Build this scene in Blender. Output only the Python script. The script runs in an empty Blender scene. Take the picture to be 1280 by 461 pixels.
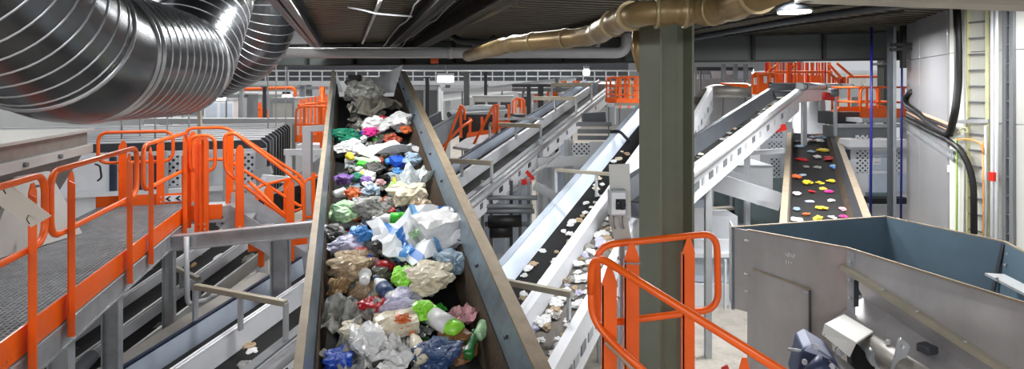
import bpy, math, random
from mathutils import Vector, Matrix, noise
R = random.Random(11)
C = bpy.context.scene.collection
SC = bpy.context.scene
EYE = 4.0            # eye height above the hall floor
FOC = 704.0          # focal length in pixels of the 1280 px wide frame
HX, HY = 640.0, 108.0
Z0 = Vector((0, 0, 1))

def P(x, y, Y):
    """point seen at pixel (x, y) at distance Y in front of the eye"""
    return Vector(((x - HX) / FOC * Y, Y, EYE - (y - HY) / FOC * Y))

# the building grid: u across, v along (z is measured from eye level)
GC, GS = 0.96, 0.281
def G(u, v, z):
    return Vector((u * GC - v * GS, u * GS + v * GC, EYE + z))
def YU(px, u):
    k = (px - HX) / FOC
    return u / (GC * k + GS)
def VU(px, u):
    k = (px - HX) / FOC
    return YU(px, u) * (GC - GS * k)
def YV(px, v):
    k = (px - HX) / FOC
    return v / (GC - GS * k)
def UV_(px, v):
    k = (px - HX) / FOC
    return YV(px, v) * (GC * k + GS)

# ------------------------------------------------------------------ materials
def lin(c):
    def f(v):
        v /= 255.0
        return v / 12.92 if v <= 0.04045 else ((v + 0.055) / 1.055) ** 2.4
    return (f(c[0]), f(c[1]), f(c[2]), 1.0)

MATS = {}
def mat(name, c, rough=0.5, metal=0.0, var=0.12, scale=6.0, bump=0.0, c2=None, stretch=None, emit=0, alpha=1.0, coat=0, dirt=None, dirt_amt=0.5):
    m = bpy.data.materials.new(name); m.use_nodes = True
    nt = m.node_tree; b = nt.nodes['Principled BSDF']
    b.inputs['Roughness'].default_value = rough
    b.inputs['Metallic'].default_value = metal
    if coat: b.inputs['Coat Weight'].default_value = coat
    if alpha < 1:
        b.inputs['Alpha'].default_value = alpha
    base = lin(c)
    if emit:
        b.inputs['Emission Color'].default_value = base
        b.inputs['Emission Strength'].default_value = emit
        b.inputs['Base Color'].default_value = base
        MATS[name] = m
        return m
    tc = nt.nodes.new('ShaderNodeTexCoord')
    mp = nt.nodes.new('ShaderNodeMapping')
    if stretch: mp.inputs['Scale'].default_value = stretch
    nt.links.new(tc.outputs['Object'], mp.inputs['Vector'])
    n = nt.nodes.new('ShaderNodeTexNoise')
    n.inputs['Scale'].default_value = scale; n.inputs['Detail'].default_value = 5; n.inputs['Roughness'].default_value = 0.6
    nt.links.new(mp.outputs['Vector'], n.inputs['Vector'])
    r = nt.nodes.new('ShaderNodeValToRGB')
    lo = [max(0, x * (1 - var)) for x in base[:3]] + [1]
    hi = [min(1, x * (1 + var)) for x in base[:3]] + [1]
    if c2: hi = lin(c2)
    r.color_ramp.elements[0].color = lo; r.color_ramp.elements[0].position = 0.3
    r.color_ramp.elements[1].color = hi; r.color_ramp.elements[1].position = 0.7
    nt.links.new(n.outputs['Fac'], r.inputs['Fac'])
    out = r.outputs['Color']
    if dirt:
        n2 = nt.nodes.new('ShaderNodeTexNoise'); n2.inputs['Scale'].default_value = 3.1; n2.inputs['Detail'].default_value = 8
        n2.inputs['Roughness'].default_value = 0.75
        nt.links.new(tc.outputs['Object'], n2.inputs['Vector'])
        r2 = nt.nodes.new('ShaderNodeValToRGB')
        r2.color_ramp.elements[0].position = 0.48; r2.color_ramp.elements[0].color = (0, 0, 0, 1)
        r2.color_ramp.elements[1].position = 0.72; r2.color_ramp.elements[1].color = (dirt_amt,) * 3 + (1,)
        nt.links.new(n2.outputs['Fac'], r2.inputs['Fac'])
        mx = nt.nodes.new('ShaderNodeMix'); mx.data_type = 'RGBA'
        nt.links.new(r2.outputs['Color'], mx.inputs['Factor'])
        nt.links.new(out, mx.inputs['A']); mx.inputs['B'].default_value = lin(dirt)
        out = mx.outputs['Result']
    nt.links.new(out, b.inputs['Base Color'])
    if bump:
        bp = nt.nodes.new('ShaderNodeBump'); bp.inputs['Strength'].default_value = bump; bp.inputs['Distance'].default_value = 0.02
        nt.links.new(n.outputs['Fac'], bp.inputs['Height']); nt.links.new(bp.outputs['Normal'], b.inputs['Normal'])
    MATS[name] = m
    return m

def perforated(name, c, hole, pitch, rad=0.27):
    """sheet punched with staggered round holes (grid axes: u and z)"""
    m = mat(name, c, 0.45, 0.0, 0.04)
    nt = m.node_tree; b = nt.nodes['Principled BSDF']
    N = nt.nodes.new; L = nt.links.new
    tc = N('ShaderNodeTexCoord'); sp = N('ShaderNodeSeparateXYZ')
    L(tc.outputs['Object'], sp.inputs[0])
    def mth(op, a, bb=None):
        x = N('ShaderNodeMath'); x.operation = op
        for i, q in enumerate((a, bb)):
            if q is None: continue
            if isinstance(q, (int, float)): x.inputs[i].default_value = q
            else: L(q, x.inputs[i])
        return x.outputs[0]
    u = mth('ADD', mth('MULTIPLY', sp.outputs[0], GC), mth('MULTIPLY', sp.outputs[1], GS))
    z = sp.outputs[2]
    a = mth('DIVIDE', mth('ADD', u, z), pitch); d = mth('DIVIDE', mth('SUBTRACT', u, z), pitch)
    fa = mth('SUBTRACT', mth('FRACT', a), 0.5); fd = mth('SUBTRACT', mth('FRACT', d), 0.5)
    r = mth('SQRT', mth('ADD', mth('MULTIPLY', fa, fa), mth('MULTIPLY', fd, fd)))
    k = mth('LESS_THAN', r, rad)
    mx = N('ShaderNodeMix'); mx.data_type = 'RGBA'
    L(k, mx.inputs['Factor']); mx.inputs['A'].default_value = lin(c); mx.inputs['B'].default_value = lin(hole)
    for l in list(b.inputs['Base Color'].links): nt.links.remove(l)
    L(mx.outputs['Result'], b.inputs['Base Color'])
    return m

ORANGE = mat('orange_paint', (248, 100, 16), 0.34, 0, 0.08, 3, coat=0.2)
ORANGE_F = mat('orange_paint_far', (250, 104, 22), 0.45, 0, 0.08, 3)
RED = mat('red_paint', (200, 36, 24), 0.4)
GALV = mat('galvanised_steel', (168, 171, 175), 0.4, 0.4, 0.16, 7)
GALV_L = mat('pale_galvanised_steel', (196, 198, 200), 0.42, 0.45, 0.1, 6)
STEEL = mat('blue_grey_steel', (136, 150, 160), 0.36, 0.4, 0.22, 3.5, dirt=(70, 72, 72), dirt_amt=0.5)
RIM = mat('worn_beige_rim', (146, 132, 112), 0.55, 0.2, 0.18, 8)
GRIME = mat('grimy_rubber_skirt', (70, 56, 42), 0.75, 0, 0.35, 18, 0.4, dirt=(120, 104, 84), dirt_amt=0.4)
BELT = mat('black_rubber_belt', (12, 12, 13), 0.8, 0, 0.25, 12, 0.15)
BELT_G = mat('grey_dusty_belt', (116, 110, 104), 0.7, 0, 0.25, 9, 0.1, stretch=(3, 0.6, 1))
WHITE = mat('white_painted_steel', (226, 229, 234), 0.42, 0, 0.04, 4)
WHITE_B = mat('bluish_white_steel', (196, 208, 224), 0.35, 0.15, 0.06, 4)
LGREY = mat('light_grey_paint', (176, 180, 184), 0.45, 0.1, 0.08, 4)
MGREY = mat('mid_grey_paint', (120, 124, 128), 0.45, 0.15, 0.1, 4)
DGREY = mat('dark_grey_paint', (64, 68, 74), 0.45, 0.2, 0.12, 4)
NAVY = mat('dark_blue_steel', (44, 54, 76), 0.4, 0.3, 0.12, 4)
BLACK = mat('black_plastic', (14, 14, 15), 0.5, 0, 0.2)
BLACKST = mat('black_steel_girder', (34, 34, 33), 0.65, 0.0, 0.2, 2)
GIRDER = mat('grey_green_girder_paint', (72, 78, 76), 0.5, 0.05, 0.1, 2)
COLUMN = mat('grey_green_column_paint', (112, 116, 100), 0.5, 0.05, 0.07, 2.2, dirt=(94, 86, 64), dirt_amt=0.35)
DUCTM = mat('spiral_duct_metal', (112, 115, 118), 0.27, 0.9, 0.14, 2.5, dirt=(112, 98, 74), dirt_amt=0.25)
SEAM = mat('duct_seam_metal', (214, 216, 220), 0.28, 0.8, 0.08)
GOLD = mat('brown_foil_lagging', (150, 128, 88), 0.38, 0.35, 0.25, 4, 0.25, dirt=(82, 66, 40), dirt_amt=0.6)
GOLD_B = mat('lagging_band', (176, 158, 120), 0.35, 0.4, 0.1)
PVC = mat('grey_pvc', (186, 186, 186), 0.35, 0, 0.04)
DECK = mat('ribbed_deck_metal', (82, 76, 62), 0.4, 0.6, 0.25, 1.6, stretch=(0.4, 3, 1))
ROOFD = mat('dark_upper_roof', (38, 38, 38), 0.8)
FLOORM = mat('dusty_concrete', (196, 190, 180), 0.75, 0, 0.14, 3, 0.05, dirt=(120, 112, 104), dirt_amt=0.5)
CREAM = mat('cream_wall_panel', (214, 214, 208), 0.5, 0, 0.02, 2)
CREAM_B = mat('beige_beam_paint', (178, 170, 156), 0.6, 0, 0.05, 3)
PANEL = mat('glossy_grey_sheet', (168, 168, 170), 0.2, 0.4, 0.05, 1.5)
WALLW = mat('white_hall_wall', (172, 176, 180), 0.7, 0, 0.04, 1)
CHUTE = mat('warm_grey_sheet', (150, 146, 140), 0.42, 0.35, 0.1, 3, dirt=(112, 100, 90), dirt_amt=0.4)
CHUTE_L = mat('pale_grey_sheet', (196, 196, 192), 0.45, 0.15, 0.05, 3)
HOPO = mat('brushed_steel_plate', (184, 182, 184), 0.24, 0.45, 0.14, 3, stretch=(1, 1, 0.25), dirt=(140, 124, 116), dirt_amt=0.2)
HOPI = mat('dull_blue_steel_plate', (88, 108, 122), 0.45, 0.15, 0.12, 2.5)
BEIGE = mat('beige_bar_paint', (160, 154, 138), 0.45, 0.2, 0.1, 8)
CASTB = mat('dark_blue_cast_housing', (56, 66, 96), 0.45, 0.2, 0.12)
BLUEP = mat('dark_blue_hose', (32, 36, 120), 0.4)
COPPER = mat('copper_brown_cable', (176, 140, 116), 0.45)
YELLOW = mat('pale_yellow_paint', (206, 204, 160), 0.5)
ORCAB = mat('orange_cable', (226, 158, 84), 0.5)
GREEN = mat('green_cable', (150, 176, 96), 0.5)
GLASS = mat('grey_green_panel_glass', (132, 148, 152), 0.15, 0.3, 0.05)
PAPER = mat('blank_off_white_card', (206, 198, 186), 0.6, 0, 0.04, 3)
PERF = perforated('perforated_white_sheet', (216, 220, 226), (22, 24, 28), 0.15)
PERF_S = perforated('fine_perforated_sheet', (216, 220, 226), (22, 24, 28), 0.11)
LAMP = mat('lamp_glow', (255, 253, 248), emit=9)
LAMP_D = mat('lamp_glow_far', (255, 255, 255), emit=7)

# ------------------------------------------------------------------ objects
def thing(name, label, cat, loc, group=None):
    o = bpy.data.objects.new(name, None); C.objects.link(o)
    o.empty_display_size = 0.1
    o.location = loc
    o['label'] = label; o['category'] = cat
    if group: o['group'] = group
    return o

def tag(o, label, cat, group=None):
    o['label'] = label; o['category'] = cat
    if group: o['group'] = group
    return o

def struct(o):
    o['kind'] = 'structure'
    return o

def wloc(o):
    v = Vector(o.location)
    while o.parent:
        o = o.parent; v += Vector(o.location)
    return v

def fillet(pts, r, n=5, closed=False):
    pts = [Vector(p) for p in pts]
    out = []
    N = len(pts)
    for i, p in enumerate(pts):
        if not closed and i in (0, N - 1):
            out.append(p); continue
        a = pts[i - 1] - p; b = pts[(i + 1) % N] - p
        if a.length < 1e-6 or b.length < 1e-6: out.append(p); continue
        q = min(r, a.length * 0.48, b.length * 0.48)
        A = p + a.normalized() * q; B = p + b.normalized() * q
        for k in range(n + 1):
            t = k / n
            out.append((1 - t) ** 2 * A + 2 * t * (1 - t) * p + t * t * B)
    return out

class MB:
    def __init__(s): s.v = []; s.f = []; s.smooth = set()
    def add(s, vs, fs, smooth=False):
        b = len(s.v); s.v += [Vector(p) for p in vs]
        for f in fs:
            if smooth: s.smooth.add(len(s.f))
            s.f.append(tuple(i + b for i in f))
        return s
    def hexa(s, a):   # 8 points: bottom ring 0-3, top ring 4-7
        return s.add(a, [(3, 2, 1, 0), (4, 5, 6, 7), (0, 1, 5, 4), (1, 2, 6, 5), (2, 3, 7, 6), (3, 0, 4, 7)])
    def box(s, lo, hi, fr=None):
        x0, y0, z0 = lo; x1, y1, z1 = hi
        a = [(x0, y0, z0), (x1, y0, z0), (x1, y1, z0), (x0, y1, z0), (x0, y0, z1), (x1, y0, z1), (x1, y1, z1), (x0, y1, z1)]
        if fr: a = [fr(*p) for p in a]
        return s.hexa(a)
    def prism(s, poly, d):
        n = len(poly); d = Vector(d)
        poly = [Vector(p) for p in poly]
        vs = poly + [p + d for p in poly]
        fs = [tuple(range(n - 1, -1, -1)), tuple(range(n, 2 * n))]
        for i in range(n):
            j = (i + 1) % n
            fs.append((i, j, j + n, i + n))
        return s.add(vs, fs)
    def bar(s, a, b, w, h, up=Z0):
        a = Vector(a); b = Vector(b); t = (b - a).normalized(); up = Vector(up)
        if abs(t.dot(up)) > 0.98: up = Vector((0, 1, 0)) if abs(t.y) < 0.9 else Vector((1, 0, 0))
        x = t.cross(up).normalized(); y = x.cross(t).normalized()
        q = [x * i * w / 2 + y * j * h / 2 for i, j in ((-1, -1), (1, -1), (1, 1), (-1, 1))]
        return s.prism([a + k for k in q], b - a)
    def tube(s, pts, r, n=10, caps=True, closed=False):
        pts = [Vector(p) for p in pts]; N = len(pts)
        rad = r if isinstance(r, (list, tuple)) else [r] * N
        T = []
        for i in range(N):
            if closed: t = pts[(i + 1) % N] - pts[i - 1]
            elif i == 0: t = pts[1] - pts[0]
            elif i == N - 1: t = pts[-1] - pts[-2]
            else: t = (pts[i + 1] - pts[i]).normalized() + (pts[i] - pts[i - 1]).normalized()
            if t.length < 1e-9: t = T[-1] if T else Z0.copy()
            T.append(t.normalized())
        up = Z0 if abs(T[0].z) < 0.9 else Vector((1, 0, 0))
        x = T[0].cross(up).normalized()
        vs = []
        for i in range(N):
            if i:
                x = (x - T[i] * x.dot(T[i]))
                x = x.normalized() if x.length > 1e-6 else T[i].orthogonal().normalized()
            y = T[i].cross(x)
            sc = 1.0
            if 0 < i < N - 1:
                c = (pts[i + 1] - pts[i]).normalized().dot(T[i]); sc = 1
            for k in range(n):
                a = 2 * math.pi * k / n
                vs.append(pts[i] + (x * math.cos(a) + y * math.sin(a)) * rad[i] * sc)
        fs = []
        for i in range(N if closed else N - 1):
            j = (i + 1) % N
            for k in range(n):
                l = (k + 1) % n
                fs.append((i * n + k, i * n + l, j * n + l, j * n + k))
        s.add(vs, fs, True)
        if caps and not closed:
            b = len(s.v) - len(vs)
            s.f.append(tuple(b + k for k in range(n - 1, -1, -1)))
            s.f.append(tuple(b + (N - 1) * n + k for k in range(n)))
        return s
    def cyl(s, a, b, r, n=14): return s.tube([a, b], r, n)
    def build(s, name, m, parent=None, bevel=0.0):
        me = bpy.data.meshes.new(name)
        if parent is not None: org = wloc(parent)
        else:
            n = len(s.v)
            org = Vector((sum(p.x for p in s.v) / n, sum(p.y for p in s.v) / n, min(p.z for p in s.v)))
        me.from_pydata([tuple(p - org) for p in s.v], [], s.f)
        me.materials.append(m)
        if s.smooth:
            for i in s.smooth: me.polygons[i].use_smooth = True
        me.validate(); me.update()
        o = bpy.data.objects.new(name, me); C.objects.link(o)
        if parent is not None: o.parent = parent
        else: o.location = org
        import bmesh as bmod
        bm = bmod.new(); bm.from_mesh(me); bmod.ops.recalc_face_normals(bm, faces=bm.faces); bm.to_mesh(me); bm.free()
        if bevel:
            md = o.modifiers.new('edge_rounding', 'BEVEL'); md.width = bevel; md.segments = 2; md.limit_method = 'ANGLE'
        return o

def pxbox(x0, y0, x1, y1, Y, D):
    """upright box, front face at distance Y filling that pixel rectangle, D deep"""
    a = P(x0, y1, Y); b = P(x1, y0, Y)
    return MB().box((a.x, Y, a.z), (b.x, Y + D, b.z))

# ------------------------------------------------------------------ camera and render look
cd = bpy.data.cameras.new('camera'); cam = bpy.data.objects.new('camera', cd); C.objects.link(cam)
cam.location = (0, 0, EYE); cam.rotation_euler = (math.pi / 2, 0, 0)
cd.sensor_width = 36.0; cd.lens = FOC / 1280 * 36.0
cd.shift_y = -(230.5 - HY) / 1280
cd.clip_end = 300
SC.camera = cam
SC.view_settings.view_transform = 'Standard'; SC.view_settings.look = 'None'
SC.view_settings.gamma = 1; SC.view_settings.use_curve_mapping = False
SC.view_settings.exposure = 0.0
# ================================================================== the setting
fl = MB().box((-45, -6, -0.1), (30, 62, 0)).build('floor', FLOORM); struct(fl)
# ribbed deck under the mezzanine, ribs across the view
DZ = 1.05
def deck(u0, u1, v0, v1, name):
    m = MB(); pitch = 0.2; n = int((v1 - v0) / pitch)
    prof = []
    for i in range(n):
        v = v0 + i * pitch
        prof += [(v, 0), (v + .09, 0), (v + .105, .05), (v + .185, .05)]
    prof.append((v0 + n * pitch, 0))
    vs = []
    for (v, z) in prof: vs += [G(u0, v, DZ + z), G(u1, v, DZ + z)]
    fs = [(2 * i, 2 * i + 1, 2 * i + 3, 2 * i + 2) for i in range(len(prof) - 1)]
    m.add(vs, fs)
    o = m.box((u0, v0, DZ + .06), (u1, v1, DZ + .25), G).build(name, DECK)
    return struct(o)
deck(-0.62, 12.0, -4.5, 16.6, 'ceiling')
u_ = MB().box((-45, -6, EYE + 7.0), (30, 62, EYE + 7.2)).build('ceiling_hall', ROOFD); struct(u_)
u_ = MB().box((-45, 58, 0), (30, 58.4, EYE + 7)).build('wall_far', WALLW); struct(u_)
u_ = MB().box((-32, 22, 0), (-31.6, 58, EYE + 7)).build('wall_left', WALLW); struct(u_)
# cream wall on the left behind the ducts
u_ = MB().box((-4.95, 1.0, -4.0), (-4.75, 9.6, 2.5), G).build('wall_side', CREAM); struct(u_)
# right side: cream wall parallel to the grid, then the glossy grey sheet
wr = MB()
UW = 8.0
a = G(UW, VU(1195, UW), 0); b = G(UW, 3.2, 0)
d = Vector((.406, 1, 0)); e = a + d * 1.89
def wallslab(p, q, z0, z1, th):
    t = (q - p).normalized(); n = Vector((t.y, -t.x, 0)) * th
    r = [Vector((k.x, k.y, EYE + z0)) for k in (p, q, q + n, p + n)]
    s = [Vector((k.x, k.y, EYE + z1)) for k in (p, q, q + n, p + n)]
    return MB().hexa(r + s)
# panels of the cream wall: three courses with joints between
for i, (z0, z1) in enumerate(((-4, -.472), (-.464, .448), (.456, 3.0))):
    o = wallslab(a, b, z0, z1, .12).build('wall_right', CREAM, bevel=.006); struct(o)
for i, (t0, t1) in enumerate(((0, .635), (.64, 1.0))):
    for j, (z0, z1) in enumerate(((-4, .44), (.447, 3.0))):
        p = a + d * 1.89 * t0; q = a + d * 1.89 * t1
        o = wallslab(q, p, z0, z1, .1).build('wall_right_sheet', PANEL, bevel=.004); struct(o)
# corner strip on the far edge of the grey sheet
u_ = MB().bar(Vector((e.x - .04, e.y, 0)), Vector((e.x - .04, e.y, EYE + 1.4)), .07, .07).build('trim_1', CREAM_B); struct(u_)
# beige beam across the top right corner
A = P(1000, -2, 6.2); B = P(1330, 8, 4.6)
m = MB(); m.prism([A, A + Vector((.1, .35, 0)), A + Vector((.1, .35, .3)), A + Vector((0, 0, .3))], B - A)
tag(m.build('ceiling_beam', CREAM_B), 'pale beige beam crossing the top right corner of the view', 'beam')

# ------------------------------------------------------------------ main girder with stiffeners
ga = Vector((-10.6, 15.43, 0)); gb = Vector((8.6, 10.41, 0)); gt = (gb - ga).normalized(); gn = Vector((gt.y, -gt.x, 0))
def gp(s, d, z): return ga + gt * s + gn * d + Vector((0, 0, EYE + z))
GL = (gb - ga).length
t = thing('girder', 'deep dark steel girder with web stiffeners spanning the hall behind the column', 'girder', ga)
MB().box((0, -.01, .53), (GL, .01, 1.03), gp).build('web', BLACKST if 0 else GIRDER, t)
MB().box((0, -.15, .5), (GL, .15, .53), gp).build('bottom_flange', BLACKST, t)
MB().box((0, -.15, 1.02), (GL, .15, 1.05), gp).build('top_flange', BLACKST, t)
for k in range(15):
    s = .6 + k * 1.28
    MB().box((s, .01, .53), (s + .06, .14, 1.02), gp).build('stiffener', BLACKST, t)

# girders under the deck, running away from the eye
def ibeam(u, v0, v1, z1, h, w, name, label, m=BLACKST):
    t = thing(name, label, 'beam', G(u, v0, z1 - h))
    MB().box((u - .01, v0, z1 - h), (u + .01, v1, z1), G).build('web', m, t)
    MB().box((u - w / 2, v0, z1 - h), (u + w / 2, v1, z1 - h + .02), G).build('flange', m, t)
    MB().box((u - w / 2, v0, z1 - .02), (u + w / 2, v1, z1), G).build('flange', m, t)
    return t
ibeam(-.62, 3, 14.4, DZ + .02, .26, .2, 'deck_beam', 'steel beam along the deck edge beside the spiral ducts', MGREY)
ibeam(.95, 3, 14.1, DZ, .2, .16, 'deck_beam', 'dark deck beam between the lamp rail and the lagged pipe', BLACKST)
ibeam(1.45, 3, 13.9, DZ, .26, .22, 'deck_beam', 'wide dark deck beam just left of the lagged pipe', BLACKST)
ibeam(3.9, 3, 13.0, DZ, .2, .2, 'deck_beam', 'dark deck beam right of the column', BLACKST)

# lamp rail under the deck, white cable and small orange boxes
t = thing('light_rail', 'thin bright rail hanging under the ribbed deck above the conveyor', 'rail', P(463, 30, 9))
z = DZ - .06
a = P(476, -4, .99 * 704 / 112); a.z = EYE + .96; b = P(453, 54, .93 * 704 / 54)
MB().bar(a, b, .035, .035).build('rail', GALV_L, t)
for k in (.3, .75):
    p = a.lerp(b, k); MB().box((p.x - .015, p.y - .015, p.z), (p.x + .015, p.y + .015, EYE + DZ)).build('hanger', MGREY, t)
pts = [P(435, 9, 7.0), P(455, 13, 6.95), P(470, 17, 6.9), P(492, 19, 6.9), P(515, 20.5, 6.9)]
tag(MB().tube(pts, .012, 6).build('cable', WHITE), 'thin pale cable slung across the lamp rail under the deck', 'cable')
for (x, y, Y, l) in ((548, 9, 7.1, 'small orange junction box on the deck beam near the top edge'), (543, 76, 12.3, 'small orange junction box on the dark girder')):
    tt = thing('junction_box', l, 'junction box', P(x, y, Y))
    pxbox(x - 5, y - 3, x + 5, y + 3, Y, .06).build('housing', RED if 0 else ORANGE, tt, .006)
    pxbox(x - 4, y - 2.2, x + 4, y + 2.2, Y - .012, .012).build('cover', ORANGE, tt)
# cables along the deck beam
for i, (dx, z) in enumerate(((.78, .93), (1.12, .9))):
    pts = [G(dx + .03 * math.sin(v * 1.7), v, z + .03 * math.sin(v * 2.3 + i)) for v in [5 + .8 * k for k in range(11)]]
    tag(MB().tube(pts, .012, 6).build('cable', LGREY if i == 0 else MGREY), ('pale cable clipped along the left side of the deck beam' if i == 0 else 'grey cable drooping between the two dark deck beams'), 'cable')
# a dark corrugated hose beside the pipe
pts = [P(565, 45, 9), P(575, 51, 8.9), P(592, 52, 8.6), P(612, 54, 8.4), P(618, 47, 8.5)]
tag(MB().tube(fillet(pts, .2), .05, 10).build('hose', BLACK), 'short dark hose looping above the end of the lagged pipe', 'hose')

# ------------------------------------------------------------------ grey pipes in front of the girder
def pvc(pts, r, label, cl):
    t = thing('drain_pipe', label, 'pipe', pts[0], 'grey pipes along the girder')
    MB().tube(fillet(pts, r * 2.2, 6), r, 16).build('pipe', PVC, t)
    for (p, q) in cl: MB().cyl(p, q, r * 1.08, 16).build('coupling', PVC, t)
Yp = 11.3
a = P(180, 66, Yp); b = P(783, 66, Yp)
pvc([a, b, P(783, 38, Yp)], .108, 'long grey pipe along the dark girder, the lowest of three', [(P(k, 66, Yp), P(k + 6, 66, Yp)) for k in (330, 560)])
for i, (x, y, l) in enumerate(((747, 61, 'grey pipe of the middle height bending up behind the lagged pipe'), (733, 58, 'grey pipe, the highest of three, bending up left of its neighbours'))):
    Yq = 11.62 + .3 * i
    pvc([P(590, y, Yq), P(x, y, Yq), P(x, 34, Yq)], .062, l, [(P(640 + 20 * i, y, Yq), P(646 + 20 * i, y, Yq))])

# ------------------------------------------------------------------ lagged brown pipe
def zp(x, y, Y): return P(x, y, Y)
zl = .46
def LP(x, y):
    Y = zl * FOC / (HY - y); return P(x, y, Y)
pts = [LP(585, 70), LP(640, 54.5), LP(742, 45), LP(772, 26), LP(800, 16), LP(870, 15), LP(915, 8), LP(1020, -40)]
pts = [Vector((p.x, p.y, EYE + zl)) for p in pts]
t = thing('lagged_pipe', 'brown foil lagged pipe slung under the deck in front of the column', 'pipe', pts[2])
fp = fillet(pts, .35, 6)
n = len(fp)
MB().tube(fp, [.085 + .012 * math.sin(i * 1.9) * (1 if i % 3 else 0) for i in range(n)], 18).build('lagging', GOLD, t)
for (i, k) in ((1, .3), (1, .7), (2, .35), (2, .85), (3, .6), (4, .3), (4, .8), (5, .5), (6, .4)):
    p = pts[i].lerp(pts[i + 1], k); dd = (pts[i + 1] - pts[i]).normalized() * .012
    MB().cyl(p - dd, p + dd, .1, 18).build('band', GOLD_B, t)
# bracket and stub beneath the pipe at the column
p = LP(793, 30)
m = MB(); m.tube([P(800, 40, 4.35), P(798, 62, 4.35), P(800, 90, 4.35)], [.06, .055, .02], 10)
m.build('drain_stub', GOLD, t)

# thin services right of the column, under the deck
for i, (a, b, r) in enumerate(((P(868, 47, 9.6), P(1145, 2, 6.6), .05), (P(868, 38, 9), P(1060, 4, 6.4), .018), (P(868, 30, 8.6), P(1035, -4, 6.0), .016), (P(905, 46, 10), P(1130, 14, 7.4), .02))):
    tag(MB().tube([a, a.lerp(b, .5) + Vector((0, 0, .02)), b], r, 10).build('conduit', [DGREY, BLACKST, BLACKST, BLACKST][i]),
        ['thick pale conduit rising to the right under the deck past the round lamp', 'thin conduit above the thick one, passing behind the round lamp', 'topmost thin conduit beside the lagged pipe', 'thin grey conduit just above the girder'][i], 'conduit')

# ------------------------------------------------------------------ lamps
def roundlamp(p, r, label, grp=None, e=LAMP):
    t = thing('highbay_lamp', label, 'lamp', p, grp)
    x, y, z = p
    MB().cyl((x, y, z), (x, y, z + .015), r, 28).build('diffuser', e, t)
    MB().tube([(x, y, z + .016), (x, y, z + .05), (x, y, z + .12)], [r * 1.08, r * 1.05, r * .5], 28).build('housing', DGREY, t)
    MB().cyl((x, y, z + .12), (x, y, z + .3), .015, 8).build('stem', DGREY, t)
p = P(993, 16, 6.6)
roundlamp(tuple(p), .18, 'round bright lamp under the deck right of the column')
def area(name, loc, rot, sx, sy, power, col=(1, 1, 1)):
    l = bpy.data.lights.new(name, 'AREA'); l.shape = 'RECTANGLE'; l.size = sx; l.size_y = sy; l.energy = power; l.color = col
    o = bpy.data.objects.new(name, l); C.objects.link(o); o.location = loc; o.rotation_euler = rot
    return o
area('lamp_light', (p.x, p.y, p.z - .05), (0, 0, 0), .3, .3, 60)
# daylight and hall lamps: rows of ceiling lights in the tall hall beyond the girder
for (x, y) in ((-22, 22), (-10, 22), (2, 24), (14, 24), (-22, 36), (-8, 36), (6, 36), (-18, 50), (0, 50)):
    area('hall_light', (x, y, EYE + 6.8), (0, 0, 0), 5, 3, 950, (1, .985, .96))
# added fill lights without fixtures, brightening belts, walkway and cabinets around the viewer
area('fill_light', (-7.5, 6.0, EYE + 4.5), (0, math.radians(-25), 0), 3, 5, 300)
area('fill_light', (-2.0, -3.5, EYE + .98), (math.radians(38), 0, 0), 4.5, .6, 190)
area('fill_light', (3.6, -2.5, EYE + .98), (math.radians(38), 0, math.radians(0)), 4, .6, 170)
area('fill_light', (5.6, 6.2, EYE + 1.0), (0, 0, 0), 1.2, .4, 45)
area('fill_light', (-3.2, 7.6, EYE + 1.3), (0, 0, 0), 1.6, .3, 100)
area('fill_light', (-2.1, 6.2, EYE + 1.0), (0, 0, 0), 1.2, .3, 110)
area('fill_light', (6.2, 14.2, EYE + .98), (0, 0, 0), 2.4, .3, 260)
area('fill_light', (-.6, 14.6, EYE + .98), (0, 0, 0), 2.4, .3, 110)
area('fill_light', (-4.4, 12.6, EYE + 1.7), (0, 0, 0), 1.6, .3, 190)
area('fill_light', (2.7, 6.3, EYE + .98), (0, 0, 0), 1.2, .3, 110)
area('fill_light', (.2, 7.0, EYE + 1.0), (0, 0, 0), 1.2, .3, 70)
area('fill_light', (4.6, 8.6, EYE + .8), (0, 0, 0), 2.0, .3, 220)
w = bpy.data.worlds.new('hall_air'); SC.world = w; w.use_nodes = True
w.node_tree.nodes['Background'].inputs[0].default_value = (.93, .96, 1, 1)
w.node_tree.nodes['Background'].inputs[1].default_value = .6
# ================================================================== left side: spiral ducts
def spiral(pts, r, cl_pts, name, label, pitch, seam=.011, fr=.3, smooth_parts=(), flanges=()):
    """duct swept along a filleted centreline, with standing seams as rings"""
    t = thing(name, label, 'duct', pts[1])
    fp = fillet(pts, fr, 7)
    rad = [r] * len(fp)
    MB().tube(fp, r, 48, caps=False).build('duct_wall', DUCTM, t)
    m = MB()
    # walk the centreline
    L = [0]
    for i in range(1, len(fp)): L.append(L[-1] + (fp[i] - fp[i - 1]).length)
    s = .02
    st = [.02 + pitch * k for k in range(int(L[-1] / pitch))]
    for s in sorted(st + list(flanges)):
        if s >= L[-1]: break
        fg = 2.2 if s in flanges else 1
        i = max(k for k in range(len(L)) if L[k] <= s); i = min(i, len(fp) - 2)
        q = (s - L[i]) / max(1e-6, L[i + 1] - L[i])
        p = fp[i].lerp(fp[i + 1], q)
        def tan(j):
            a = fp[max(0, j - 1)]; b = fp[min(len(fp) - 1, j + 1)]; return (b - a).normalized()
        T = (tan(i) * (1 - q) + tan(i + 1) * q).normalized()
        skip = any(a < s < b for a, b in smooth_parts)
        if not skip:
            m.tube([p - T * .008 * fg, p - T * .003 * fg, p + T * .003 * fg, p + T * .008 * fg], [r - .004, r + seam * fg, r + seam * fg, r - .004], 48, caps=False)
    m.build('seam_rings', SEAM, t)
    return t, fp, L
d1 = [P(-190, -150, 2.5), P(80, 62, 3.95), P(222, 80, 5.7), P(258, -14, 6.5), P(300, -170, 7.6)]
l0 = (d1[1] - d1[0]).length
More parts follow.
